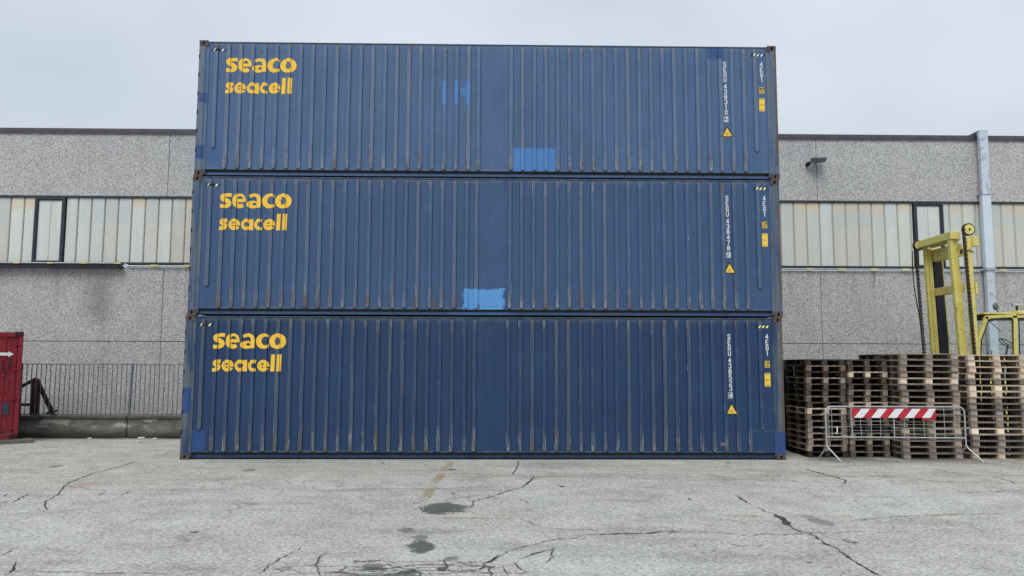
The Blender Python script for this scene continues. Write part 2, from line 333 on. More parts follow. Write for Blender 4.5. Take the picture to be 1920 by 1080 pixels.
topm = g.step(g.add(g.Z, g.mul(g.white(g.add(cell, 7.3)), .14)), 6.62, 6.68)
c = g.mix(g.mul(topm, g.mul(g.step(g.white(g.add(cell, 31.7)), .55, .6), .5)), c, (.72, .56, .33))
c = g.mix(g.mul(g.step(g.Z, 6.05, 6.15), g.mul(g.step(g.white(g.add(cell, 3.1)), .3, .4), .22)), c, (.45, .52, .55))
g.col(c); g.rough(g.ramp(g.noise(5, 3, .6), [(.3, .22), (.7, .42)])); GLASSCH = g.m
g = G('channel_joint', .6); g.col(g.ramp(g.noise(2, 3, .6, stretch=(1, 1, 3)), [(.35, (.22, .18, .14)), (.65, (.40, .36, .30))])); CHJ = g.m
g = G('channel_lip', .4); g.col((.66, .67, .64)); LIP = g.m
bld = thing('factory_building', (0, WY, 0), 'long grey pebble-concrete factory hall with translucent window band behind the blue containers', 'factory')
XL, XR = -40.2, 40.0
joints = [-39.0, -29.3, -19.55, -9.75, .1, 9.95, 19.8, 29.6, 39.0]
def wall_row(z0, z1, nm='wall_panel'):
    for a, b in zip(joints, joints[1:]):
        m = MB(); m.box(a+.006, b-.006, 0, .22, z0, z1, 0, .012); m.build(nm, CONC, bld)
wall_row(0, 2.565); wall_row(2.58, 4.79); wall_row(6.93, 8.87)
m = MB(); m.box(-39, 39, .10, .30, 0, 4.78); m.box(-39, 39, .10, .3, 6.94, 8.86); m.build('joint_backing', JOINT, bld)
m = MB(); m.box(-39.1, 39.1, -.05, .35, 8.885, 9.0, 0, .01); m.box(-39.1, 39.1, -.05, -.035, 8.84, 8.885); m.build('coping', COPING, bld)
m = MB(); m.box(-39, 39, .3, 22, 8.4, 8.6); m.build('roof', JOINT, bld)
m = MB(); m.box(-39, -38.8, .22, 22, 0, 8.4); m.build('side_wall', CONC, bld)
m = MB(); m.box(38.8, 39, .22, 22, 0, 8.4); m.build('side_wall', CONC, bld)
vents = [(-13.66, -12.76), (12.88, 13.79), (-1.0, -.1)]
def strips(x0, x1):
    """one run of upright glass channels"""
    m = MB(); x = math.floor(x0/.4)*.4
    while x < x1-.01:
        a, b = max(x, x0)+.012, min(x+.4, x1)-.012
        if b-a > .05:
            ym = .03
            m.mesh([(a, ym+.03, 4.93), (a+.02, ym, 4.93), (b-.02, ym, 4.93), (b, ym+.03, 4.93), (a, ym+.03, 6.87), (a+.02, ym, 6.87), (b-.02, ym, 6.87), (b, ym+.03, 6.87)],
                   [(0, 1, 5, 4), (1, 2, 6, 5), (2, 3, 7, 6)], 0)
        x += .4
    w_ = m.build('window', GLASSCH, bld, clean=False)
    j = MB(); x = math.floor(x0/.4)*.4
    while x <= x1+.01:
        if x0 <= x <= x1:
            j.box(x-.014, x+.014, .058, .075, 4.93, 6.87, 0); j.box(x-.020, x-.013, .028, .04, 4.93, 6.87, 1)
        x += .4
    j.build('glazing_joint', [CHJ, LIP], w_)
xs = [-39.0]
for a, b in sorted(vents): xs += [a, b]
xs.append(39.0)
for k in range(0, len(xs), 2): strips(xs[k]+.001, xs[k+1]-.001)
g = G('vent_pane', .25, 0, .5); g.col(g.ramp(g.noise(1.2, 4, .6, stretch=(3, 1, .8)), [(.3, (.58, .60, .57)), (.7, (.72, .74, .70))])); VP = g.m
for a, b in vents:
    m = MB(); f_ = .075
    m.box(a, a+f_, -.03, .09, 4.91, 6.89); m.box(b-f_, b, -.03, .09, 4.91, 6.89); m.box(a+f_, b-f_, -.03, .09, 6.82, 6.89); m.box(a+f_, b-f_, -.03, .09, 4.91, 4.97)
    m.box(a+f_, a+f_+.03, -.012, .08, 4.97, 6.82); m.box(b-f_-.03, b-f_, -.012, .08, 4.97, 6.82); m.box(a+f_+.03, b-f_-.03, -.012, .08, 6.79, 6.82)
    fr = m.build('vent_window', DARKSTEEL, bld)
    m = MB(); m.box(a+f_+.03, (a+b)/2-.008, .02, .04, 4.97, 6.79); m.box((a+b)/2+.008, b-f_-.03, .02, .04, 4.97, 6.79); m.build('pane', VP, fr)
    m = MB(); m.box((a+b)/2-.008, (a+b)/2+.008, .0, .045, 4.97, 6.79); m.build('mullion', LIP, fr)
m = MB(); m.box(-39, 39, -.015, .2, 6.872, 6.928); m.build('window_head', DARKSTEEL, bld)
m = MB(); m.box(-39, 39, -.02, .2, 4.865, 4.928); m.build('window_sill', DARKSTEEL, bld)
m = MB(); m.box(-39, 39, .09, .2, 4.93, 6.87); m.build('window_backing', JOINT, bld)
m = MB(); m.box(-30, -10.93, -.26, -.03, 4.735, 4.80, 0, .01); m.box(-30, -10.98, -.27, -.262, 4.80, 4.85); m.box(-30, -10.93, -.26, -.02, 4.80, 4.815); m.build('sill_gutter', DARKSTEEL, bld)
m = MB(); m.tube([(-10.9, -.07, 4.86), (-10.8, -.07, 4.85), (-10.78, -.07, 4.80)], .02); m.cyl((-10.8, -.07, 4.81), (39, -.07, 4.835), .026); m.cyl((-30, -.30, 4.865), (-10.93, -.30, 4.865), .018)
m.build('sill_pipe', GALV, bld)
x = -14.9
while x < 17:
    m = MB()
    if x < -10.9: m.box(x-.085, x+.085, -.33, -.268, 4.845, 4.885)
    else: m.box(x-.11, x+.11, -.105, -.035, 4.80, 4.85)
    m.build('pipe_clip', CREAM_CLIP, bld); x += .98

# downpipe duct on the wall
g = G('galvanised_duct', .38, .2, .5)
c = g.ramp(g.noise(2.2, 4, .6), [(.3, (.52, .59, .67)), (.7, (.68, .74, .82))])
c = g.mix(g.mul(g.step(g.noise(4.5, 4, .6, seed=2), .55, .62), .7), c, (.36, .38, .35))
g.col(c); g.bump(g.noise(3, 3, .6), .5, .03); DUCT = g.m
duct = thing('downpipe', (15.0, WY, 0), 'flat galvanised rainwater downpipe running over the parapet down the grey wall', 'downpipe')
m = MB(); m.box(-.13, .13, -.30, -.16, 7.10, 9.06, 0, .01); m.box(-.15, .13, -.30, .6, 9.06, 9.10, 0, .01); m.build('upper_section', DUCT, duct)
m = MB(); m.box(-.135, .14, -.27, -.11, 4.86, 7.14, 0, .012); m.build('middle_section', flat('duct_pale', (.66, .74, .84), .45, .1, .06, 2), duct)
m = MB(); m.box(-.12, .14, -.24, -.09, 0.02, 4.84, 0, .01); m.build('lower_section', DUCT, duct)
m = MB(); m.box(-.15, .155, -.29, -.0, 4.79, 4.88, 0, .005); m.build('collar', GALV, duct)
m = MB(); m.box(-.15, .155, -.29, -.0, 7.11, 7.16, 0, .005); m.build('collar', GALV, duct)

# wall floodlight
fl = thing('floodlight', (9.86, WY-.02, 8.12), 'small dark grey floodlight fixed high on the grey wall', 'floodlight')
m = MB()
b = bmesh.new()
P0 = [(-.12, -.12, .12), (.22, -.12, .13), (.25, -.40, .05), (-.05, -.40, .01)]
P1 = [(-.16, -.10, -.06), (.20, -.10, -.03), (.20, -.38, -.09), (-.12, -.38, -.12)]
m.mesh(P0+P1, [(0, 1, 2, 3), (7, 6, 5, 4), (0, 4, 5, 1), (1, 5, 6, 2), (2, 6, 7, 3), (3, 7, 4, 0)]); b.free()
m.box(.0, .06, -.11, .0, -.02, .04)
m.build('housing', flat('lamp_grey', (.07, .085, .10), .45, .2), fl)
m = MB(); m.box(-.26, -.18, -.2, 0, -.14, -.03, 0, .01); m.build('junction_box', BLACK, fl)
m = MB(); m.mesh([(-.14, -.13, -.072), (.18, -.13, -.042), (.18, -.36, -.092), (-.10, -.36, -.122)], [(0, 1, 2, 3)])
m.build('lens', flat('lamp_lens', (.25, .28, .30), .15), fl)
m = MB(); m.cyl((3.56-.0, -.012, 4.72), (3.50, -.012, 4.25), .006, 6); o = m.build('loose_cable', INK); o.location = (9.2-3.4, WY, 0)
tag(o, 'thin black cable end hanging below the window band on the wall', 'cable')
o.location = (8.05, WY, 0)

# kerb wall and railing on the left
g = G('stained_kerb', .95, 0, .15)
c = g.ramp(g.noise(2.4, 5, .7, stretch=(.6, 1, 1.6)), [(.3, (.09, .09, .075)), (.5, (.19, .19, .165)), (.72, (.32, .32, .28))])
c = g.mix(g.mul(g.mul(g.step(g.noise(1.3, 4, .6, seed=3, stretch=(1, 1, 2)), .53, .55), g.step(g.Z, .26, .30)), .85), c, (.44, .45, .41))
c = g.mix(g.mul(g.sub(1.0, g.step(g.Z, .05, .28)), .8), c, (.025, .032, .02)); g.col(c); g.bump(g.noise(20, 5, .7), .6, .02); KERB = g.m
lw = thing('low_wall', (-10, 4.75, 0), 'stained low concrete kerb wall carrying the railing', 'low wall')
for a, b_ in ((-2.25, .60), (.62, 9.0)):
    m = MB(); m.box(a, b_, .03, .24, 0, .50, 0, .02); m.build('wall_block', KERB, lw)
    m = MB(); m.box(a, b_, -.03, .28, .50, .565, 0, .012); m.build('coping', flat('kerb_coping', (.085, .08, .07), .9, 0, .4, 5, dirt=(.3, .3, .27)), lw)
rl = thing('railing', (-10, 4.88, .565), 'grey steel railing of thin upright bars on the low wall', 'railing')
m = MB(); m.box(-2.25, 9, -.02, .02, 1.325, 1.345); m.build('top_rail', FENCE_M, rl)
m = MB(); m.box(-2.25, 9, -.02, .02, .02, .045); m.build('bottom_rail', FENCE_M, rl)
bm_ = MB(); bm_.box(-.008, .008, -.008, .008, .045, 1.325); proto = bm_.build('baluster', FENCE_M, rl); proto.location.x = -2.2
for k in range(1, 56):
    o = proto.copy(); COL.objects.link(o); o.parent = rl; o.location.x = -2.2+k*.1225+rnd.uniform(-.004, .004); o.rotation_euler = (0, rnd.uniform(-.006, .006), 0)
for px in (-2.26, .62, 3.7):
    m = MB(); m.obox((px-.03, 0, -.5), (px+.025, 0, 1.36), .05, .05, ref=(0, 1, 0)); m.build('post', FENCE_M, rl)
# small litter by the kerb
g = G('scrap_white', .8); g.col((.7, .7, .68)); PAP = g.m
for k, (u, v, s_, lb) in enumerate([(201, 817, .07, 'tiny white paper scrap against the kerb, leftmost of four'), (281, 820, .10, 'crumpled white paper scrap near the kerb, second from the right'),
                                 (262, 829, .09, 'flat white paper scrap lying furthest out from the kerb'), (328, 815, .07, 'small white scrap by the kerb next to the blue containers')]):
    p = ground(u, v); b = bmesh.new(); bmesh.ops.create_icosphere(b, subdivisions=1, radius=s_)
    for q in b.verts: q.co = Vector((q.co.x*rnd.uniform(.7, 1.4), q.co.y*rnd.uniform(.5, 1), max(-.0, (q.co.z+s_)*.3*rnd.uniform(.3, 1.1))))
    m = MB(); m.bm(b); o = m.build('paper_scrap', PAP); o.location = (p.x, min(p.y, 4.55), .004); tag(o, lb, 'litter', 'paper scraps along the kerb')

# brown steel support frame behind the railing
fr = thing('support_frame', (-12.4, 6.0, 0), 'dark brown triangular steel frame standing behind the railing', 'frame')
m = MB(); m.obox((-.10, 0, 1.5), (-.02, 0, 0), .20, .10, ref=(0, 1, 0)); m.build('upright', BROWNIRON, fr)
m = MB(); m.obox((-.06, .02, 1.46), (.72, .02, .0), .10, .07, ref=(0, 1, 0)); m.build('brace', BROWNIRON, fr)
m = MB(); m.obox((-.06, -.03, 1.5), (-.53, -.03, 1.24), .08, .06, ref=(0, 1, 0)); m.build('arm', BROWNIRON, fr)
m = MB(); m.obox((-.50, -.03, 1.27), (-.44, -.03, 0), .09, .06, ref=(0, 1, 0)); m.build('leg', BROWNIRON, fr)
m = MB(); m.obox((-.56, -.10, .80), (-.1, -.10, .80), .07, .05, ref=(0, 1, 0)); m.build('crossbar', BROWNIRON, fr)
m = MB(); m.obox((.25, .02, .56), (.55, .02, .64), .05, .05, ref=(0, 1, 0)); m.build('tie', BROWNIRON, fr)

# ------------------------------------------------------------------ red container at the left edge
g = G('red_container_paint', .5, 0, .4)
c = g.ramp(g.noise(1.2, 4, .6), [(.3, (.20, .010, .022)), (.7, (.29, .016, .030))])
c = g.mix(g.mul(g.step(g.noise(9, 5, .7, seed=2), .60, .72), .5), c, (.07, .02, .02)); c = g.mix(g.mul(g.sub(1.0, g.step(g.Z, 0, .5)), .4), c, (.10, .03, .03)); g.col(c); RED = g.m
REDD = flat('dark_red_rubber', (.055, .010, .018), .7)
HW = 1.219; RH = 2.58; RCX, RCY, RCA = -11.33, 3.35, R(40)
RCP = (RCX-math.cos(RCA)*HW, RCY-math.sin(RCA)*HW)
rc = thing('red_container', (*RCP, .10), 'dark red shipping container with closed doors at the left edge', 'container', None, RCA)
m = MB(); m.box(-HW, -HW+.10, 0, 2.98, .12, RH-.12, 0, .01); m.build('corner_post', RED, rc); m = MB(); m.box(HW-.10, HW, 0, .15, .12, RH-.12, 0, .008); m.build('corner_post', RED, rc)
m = MB(); m.box(-HW+.1, HW-.1, .01, .12, RH-.13, RH-.02, 0, .006); m.build('door_header', RED, rc)
m = MB(); m.box(-HW+.1, HW-.1, .01, .12, .0, .12, 0, .006); m.build('door_sill', RED, rc)
m = MB(); m.box(HW-.04, HW-.005, .15, 2.9, .16, RH-.06)
for k in range(9): m.box(HW-.012, HW+.0, .3+k*.3, .42+k*.3, .2, RH-.1)
m.build('side_panel', RED, rc)
m = MB(); m.box(-HW+.1, HW-.06, .15, 2.95, RH-.05, RH-.02); m.build('roof_panel', RED, rc)
m = MB(); m.box(-HW+.1, HW-.1, 2.88, 2.95, .12, RH-.06); m.build('rear_wall', RED, rc)
for sx in (-1, 1):
    for zz in (0, RH-.118):
        for yy in (0, 2.82):
            m = MB(); m.box(sx*HW, sx*(HW-.178), yy-.004 if yy == 0 else yy, yy+.17, zz, zz+.118, 0, .008); m.build('corner_casting', REDD, rc)
for sx in (-1, 1):
    x0, x1 = (.015, HW-.115) if sx > 0 else (-HW+.115, -.015)
    m = MB(); m.box(x0, x1, .055, .10, .135, RH-.14)
    for k in range(5):
        z0 = .22+k*.455
        m.box(x0+.08, x1-.13, .032, .056, z0, z0+.33, 0, .02)
    d = m.build('door', RED, rc)
    m = MB(); m.box(x0-.008, x0, .045, .10, .13, RH-.135); m.box(x1, x1+.008, .045, .10, .13, RH-.135); m.build('gasket', REDD, d)
    for rx in (.27, .80):
        xx = sx*(rx+.04)
        m = MB(); m.cyl((xx, .01, .16), (xx, .01, RH-.05), .018, 8)
        for zz in (.2, .75, 1.5, 2.2): m.box(xx-.035, xx+.035, -.005, .04, zz, zz+.06, 0, .005)
        m.build('lock_rod', RED, d)
    for zz in (.25, .95, 1.65, 2.25):
        m = MB(); m.box(sx*(HW-.20), sx*(HW-.02), -.012, .03, zz, zz+.035, 0, .004); m.build('hinge', RED, d)
m = MB(); m.box(.80, 1.00, .008, .031, .60, .87, 0, .006); m.build('data_plate', flat('plate_navy', (.035, .045, .07), .4), rc)
m = MB(); m.face([(.45, -.012, 2.00), (.92, -.012, 2.00), (.92, -.012, 1.965), (1.03, -.012, 2.035), (.92, -.012, 2.105), (.92, -.012, 2.07), (.45, -.012, 2.07)]); m.build('white_arrow', WHITE_PAINT, rc, clean=False)
m = MB(); m.face([(.93, -.010, 1.68), (.97, -.010, 1.68), (1.00, -.010, 1.92), (.955, -.010, 1.92)]); m.face([(.80, -.010, 1.62), (.90, -.010, 1.62), (.90, -.010, 1.655), (.80, -.010, 1.655)]); m.face([(.80, -.010, 1.66), (.83, -.010, 1.66), (.83, -.010, 1.90), (.80, -.010, 1.90)])
m.build('dark_marking', INK, rc, clean=False)
m = MB(); m.box(.6, 1.55, -.12, .25, 0, .10, 0, .01); o = m.build('timber_block', flat('grey_timber', (.16, .15, .13), .9)); o.location = (*RCP, 0); o.rotation_euler.z = RCA
tag(o, 'grey timber bearer under the corner of the red container', 'timber')
m = MB(); m.box(-1.2, -.4, -.10, .25, 0, .10, 0, .01); o = m.build('timber_block', flat('grey_timber_b', (.16, .15, .13), .9)); o.location = (*RCP, 0); o.rotation_euler.z = RCA
tag(o, 'grey timber bearer beneath the red container, farther left', 'timber')

# ------------------------------------------------------------------ blue containers
CL, CH, CW = 12.192, 2.896, 2.438
HX = CL/2
YB, YR = .045, .010                         # panel plane and rib face behind the casting face
ribs = [(.352, .60)]+[(.611+.2525*k, .165) for k in range(21)]+[(5.865, .165), (6.555, .165)]+[(6.80+.2470*k, .165) for k in range(20)]+[(11.738, .60)]
RT, RBW = .037, .049
def surf(x):
    for rx, zb in ribs:
        d = abs(x-rx)
        if d <= RT: return YR
        if d < RBW: return YR+(YB-YR)*(d-RT)/(RBW-RT)
    return YB
def blue_mat(name, ca, cb, worn, patches, seed, panel=True, rustiness=.5, wear=1.0):
    g = G(name, .48, 0, .45)
    X = g.add(g.X, HX); g.X = X
    n = g.noise(.55, 4, .6, seed=seed)
    c = g.ramp(n, [(.3, ca), (.7, cb)])
    c = g.mix(g.mul(g.step(g.noise(1, 4, .6, stretch=(11, 1, .18), seed=seed+1), .45, .75), .32), c, worn)
    c = g.mix(g.mul(g.step(g.noise(1, 5, .6, stretch=(40, 4, .5), seed=seed+2), .54, .74), .20), c, tuple(x*.55 for x in ca))
    c = g.mix(g.mul(g.step(g.noise(7, 5, .75, seed=seed+3), .60, .78), .20), c, tuple(x*1.5 for x in worn))
    scr = g.mul(g.step(g.noise(1, 4, .7, stretch=(28, 28, 3.2), seed=seed+9), .685, .74), .5)
    for q in patches.get('under', []):
        c = g.mix(g.mul(g.box(*q[:4], q[5] if len(q) > 5 else .008, g.mul(g.sub(g.noise(6, 3, .6), .5), q[6] if len(q) > 6 else .01)), .93), c, q[4])
    if panel:
        rib = g.sub(1.0, g.step(g.Y, .012, .020))
        ends = g.math('MAXIMUM', g.sub(1.0, g.step(g.Z, .22, .85)), g.mul(g.step(g.Z, 2.45, 2.85), .8))
        ribid = g.white(g.add(g.math('FLOOR', g.math('DIVIDE', X, .2495)), float(seed*7)))
        w1 = g.noise(1, 5, .65, stretch=(26, 26, 1.1), seed=seed+4)
        wc = tuple(x*.72+y for x, y in zip(worn, (.058, .058, .040))); f = g.mul(rib, g.step(g.add(w1, g.add(g.mul(ends, .24), g.mul(g.sub(ribid, .5), .34))), .46, .68))
        c = g.mix(g.mul(rib, g.add(.22, g.mul(ribid, .28))), c, g.mix(.5, worn, tuple(x*1.3+.02 for x in worn)))
        c = g.mix(g.mul(f, .70), c, wc)
        f2 = g.mul(rib, g.step(g.add(g.noise(1, 5, .7, stretch=(70, 70, 3.0), seed=seed+5), g.mul(ends, .10)), .63, .70))
        c = g.mix(g.mul(f2, .75), c, (.36, .40, .39))
        w2 = g.noise(1, 4, .65, stretch=(20, 20, 3.2), seed=seed+6)
        f3 = g.mul(rib, g.step(g.add(w2, g.mul(ends, g.add(.10, g.mul(ribid, .20*rustiness)))), .62, .74))
        c = g.mix(g.mul(f3, .8), c, (.115, .072, .052))
        edge = g.math('MAXIMUM', g.sub(1.0, g.step(g.Z, .15, .20)), g.step(g.Z, 2.74, 2.86))
        c = g.mix(g.mul(edge, g.mul(g.step(g.noise(5, 5, .7, seed=seed+7), .35, .65), .5)), c, (.16, .175, .18))
    else:
        c = g.mix(g.mul(g.step(g.noise(1, 5, .7, stretch=(9, 9, .8), seed=seed+5), .34, .62), .75*wear), c, (.145, .17, .17))
        c = g.mix(g.mul(g.step(g.noise(1, 5, .7, stretch=(16, 16, 2.5), seed=seed+6), .57, .68), .75*wear), c, (.11, .075, .055))
        c = g.mix(g.mul(g.box(12.145, 12.30, .3, 2.75, .02, g.mul(g.sub(g.noise(7, 5, .7, seed=seed), .5), .16)), .85), c, (.10, .07, .052))
        c = g.mix(scr, c, (.34, .36, .34))
    for q in patches.get('over', []):
        c = g.mix(g.mul(g.box(*q[:4], q[5] if len(q) > 5 else .008, g.mul(g.sub(g.noise(6, 4, .6), .5), q[6] if len(q) > 6 else .01)), q[7] if len(q) > 7 else .95), c, q[4])
    c = g.mix(.30, c, g.ramp(g.noise(1, 4, .6, stretch=(5, 1, 1.6), seed=seed+11), [(.3, .36), (.7, .62)]), 'OVERLAY')
    g.col(c); g.rough(g.ramp(g.noise(3, 4, .6, seed=seed), [(.3, .42), (.7, .62)]))
    g.bump(g.add(g.mul(g.noise(1.6, 3, .55, stretch=(1.2, 1, .8), seed=seed+8), 1.0), g.mul(g.noise(16, 4, .6, seed=seed), .08)), .55, .045)
    return g.m

def smooth_pts(pts, n=7):
    out = []
    for i in range(len(pts)-1):
        p0, p1, p2, p3 = pts[max(i-1, 0)], pts[i], pts[i+1], pts[min(i+2, len(pts)-1)]
        for k in range(n):
            t = k/n
            out.append(tuple(.5*((2*p1[j])+(-p0[j]+p2[j])*t+(2*p0[j]-5*p1[j]+4*p2[j]-p3[j])*t*t+(-p0[j]+3*p1[j]-3*p2[j]+p3[j])*t**3) for j in range(3)))
    out.append(tuple(pts[-1])); return out
def strip_polys(pts, smooth=True):
    P = smooth_pts(pts) if smooth else pts; L = []
    for k, (x, y, wd) in enumerate(P):
        a = P[max(k-1, 0)]; b = P[min(k+1, len(P)-1)]; dx, dy = b[0]-a[0], b[1]-a[1]; q = math.hypot(dx, dy) or 1
        nx, ny = -dy/q, dx/q; L.append(((x+nx*wd/2, y+ny*wd/2), (x-nx*wd/2, y-ny*wd/2)))
    return [[L[k][0], L[k][1], L[k+1][1], L[k+1][0]] for k in range(len(L)-1)]
def arc_polys(co, ro, ci, ri, t0, t1, n=40):
    out = []
    def pt(c, r, t): return (c[0]+r[0]*math.cos(R(t)), c[1]-r[1]*math.sin(R(t)))
    for k in range(n):
        a = t0+(t1-t0)*k/n; b = t0+(t1-t0)*(k+1)/n
        out.append([pt(co, ro, a), pt(co, ro, b), pt(ci, ri, b), pt(ci, ri, a)])
    return out
def rect(x0, x1, y0, y1): return [[(x0, y0), (x1, y0), (x1, y1), (x0, y1)]]
SEACO = [strip_polys([(376,268,66),(310,263,62),(248,277,64),(220,311,68),(244,345,78),(302,372,84),(334,415,80),(312,453,72),(252,471,66),(182,466,66)]),
         arc_polys((513,370), (118,134), (520,356), (50,74), -9, 312), rect(466, 626, 335, 393),
         strip_polys([(845,495,74),(845,400,74),(843,330,74),(822,285,66),(765,262,58),(680,287,56)]), arc_polys((742,435), (103,70), (770,426), (34,25), 0, 360),
         arc_polys((1030,370), (133,135), (1062,365), (72,76), 49, 311), arc_polys((1262,370), (142,135), (1262,370), (45,72), 0, 360)]
def e2(dx): return [arc_polys((415+dx,778), (103,97), (408+dx,775), (31,40), -9, 334), rect(372+dx, 515+dx, 764, 793)]
SEACELL = [strip_polys([(293,711,60),(240,709,60),(204,724,58),(200,748,60),(240,775,68),(260,806,66),(238,836,62),(198,846,60),(152,846,58)])]+e2(0)+\
          [arc_polys((630,778), (98,97), (636,778), (42,40), 0, 360), rect(688, 748, 684, 873), arc_polys((860,778), (98,97), (868,778), (45,42), 62, 298)]+e2(609)+\
          [[[(1155,592),(1224,592),(1216,872),(1147,872)]], [[(1266,592),(1336,592),(1328,872),(1258,872)]]]
def on_panel(groups, fx, fz, mat, name, parent, lift=.003, x_off=0.0):
    """lay flat letter shapes on the ribbed steel: cut at the rib edges, then follow the surface"""
    b = bmesh.new(); lay = b.verts.layers.float.new('k')
    for gi, polys in enumerate(groups):
        for pi_, p in enumerate(polys):
            vs__ = [b.verts.new((fx(q[0]), 0, fz(q[1]))) for q in p]
            for v in vs__: v[lay] = gi*.0005+(pi_ % 6)*.00007
            try: b.faces.new(vs__)
            except ValueError: pass
    xsv = [v.co.x for v in b.verts]; lo, hi = min(xsv), max(xsv)
    for rx, zb in ribs:
        for e in (-RBW, -RT, RT, RBW):
            if lo < rx+e < hi: bmesh.ops.bisect_plane(b, geom=b.verts[:]+b.edges[:]+b.faces[:], plane_co=(rx+e, 0, 0), plane_no=(1, 0, 0), dist=1e-5)
    for v in b.verts: v.co.y = surf(v.co.x)-lift-v[lay]; v.co.x -= HX
    bmesh.ops.recalc_face_normals(b, faces=b.faces[:])
    me = bpy.data.meshes.new(name); b.to_mesh(me); b.free(); me.materials.append(mat)
    o = bpy.data.objects.new(name, me); COL.objects.link(o); o.parent = parent; return o
# stencil characters on a 1 x 1.7 cell (y down), gaps as on the sprayed markings
GL = {'S': [[(.95,.3),(.95,.12),(.7,0),(.3,0),(.05,.15),(.05,.5),(.95,1.2),(.95,1.5),(.7,1.7),(.3,1.7),(.05,1.55),(.05,1.35)]],
 'E': [[(.95,0),(.05,0),(.05,1.7),(.95,1.7)],[(.22,.85),(.8,.85)]], 'G': [[(.95,.35),(.95,.15),(.7,0),(.3,0),(.05,.2),(.05,1.5),(.3,1.7),(.7,1.7),(.95,1.5),(.95,.9),(.5,.9)]],
 'U': [[(.05,0),(.05,1.5),(.3,1.7),(.7,1.7),(.95,1.5),(.95,0)]], '4': [[(.75,1.7),(.75,0),(.05,1.2),(1.0,1.2)]],
 '3': [[(.05,.25),(.3,0),(.75,0),(.95,.2),(.95,.6),(.6,.82),(.95,1.05),(.95,1.5),(.7,1.7),(.3,1.7),(.05,1.45)]],
 '8': [[(.5,.8),(.1,.6),(.1,.2),(.3,0),(.7,0),(.9,.2),(.9,.6),(.5,.8),(.05,1.05),(.05,1.5),(.3,1.7),(.7,1.7),(.95,1.5),(.95,1.05),(.5,.8)]],
 '1': [[(.2,.3),(.55,0),(.55,1.7)]], '0': [[(.05,.2),(.3,0),(.7,0),(.95,.2),(.95,1.5),(.7,1.7),(.3,1.7),(.05,1.5),(.05,.2)]],
 '7': [[(.0,0),(.95,0),(.4,1.7)]], '5': [[(.95,0),(.1,0),(.1,.75),(.7,.75),(.95,.95),(.95,1.5),(.7,1.7),(.3,1.7),(.05,1.5)]],
 '2': [[(.05,.3),(.3,0),(.7,0),(.95,.2),(.95,.6),(.05,1.7),(1.0,1.7)]], '9': [[(.95,.8),(.3,.95),(.05,.7),(.05,.2),(.3,0),(.7,0),(.95,.2),(.95,1.5),(.7,1.7),(.2,1.7)]],
 'M': [[(.0,1.7),(.0,0),(.5,1.0),(1.0,0),(1.0,1.7)]], '.': [[(.4,1.5),(.4,1.7)]], "'": [[(.4,0),(.4,.4)]], '"': [[(.2,0),(.2,.4)],[(.7,0),(.7,.4)]],
 'o': []}
def glyph(ch, x, ztop, wd, ht, sw):
    out = []
    for pl in GL[ch]:
        P = [(x+p[0]*wd, ztop-p[1]/1.7*ht) for p in pl]
        for a, b in zip(P, P[1:]):
            dx, dz = b[0]-a[0], b[1]-a[1]; q = math.hypot(dx, dz) or 1; ux, uz = dx/q*sw*.42, dz/q*sw*.42; nx, nz = -dz/q*sw/2, dx/q*sw/2
            out.append([[(a[0]-ux+nx, a[1]-uz+nz), (b[0]+ux+nx, b[1]+uz+nz), (b[0]+ux-nx, b[1]+uz-nz), (a[0]-ux-nx, a[1]-uz-nz)]])
    return out
ID = lambda q: q

casting_cache = {}
def casting_mesh():
    """corner casting 178 x 162 x 118 with an oval hole in its front face"""
    b = bmesh.new(); w_, h_, d_ = .178, .118, .162; n = 16
    cx, cz = .089, .059; hole = []
    for k in range(n):
        t = 2*math.pi*k/n; hole.append((cx+.021*math.cos(t), cz+.036*math.sin(t)))
    corner = []
    for k in range(n):
        t = 2*math.pi*k/n; c_, s_ = math.cos(t), math.sin(t); q = max(abs(c_), abs(s_)); corner.append((cx+c_/q*w_/2, cz+s_/q*h_/2))
    m = MB(); vo = [(x, 0, z) for x, z in corner]; vi = [(x, 0, z) for x, z in hole]; vd = [(x, .05, z) for x, z in hole]
    m.mesh(vo+vi, [(k, (k+1) % n, (k+1) % n+n, k+n) for k in range(n)]); m.mesh(vi+vd, [(k, (k+1) % n, (k+1) % n+n, k+n) for k in range(n)], 1)
    m.mesh(vd, [tuple(range(n))], 1)
    vb = [(x, d_, z) for x, z in corner]
    m.mesh(vo+vb, [(k, k+n, (k+1) % n+n, (k+1) % n) for k in range(n)]); m.mesh(vb, [tuple(range(n))])
    return m

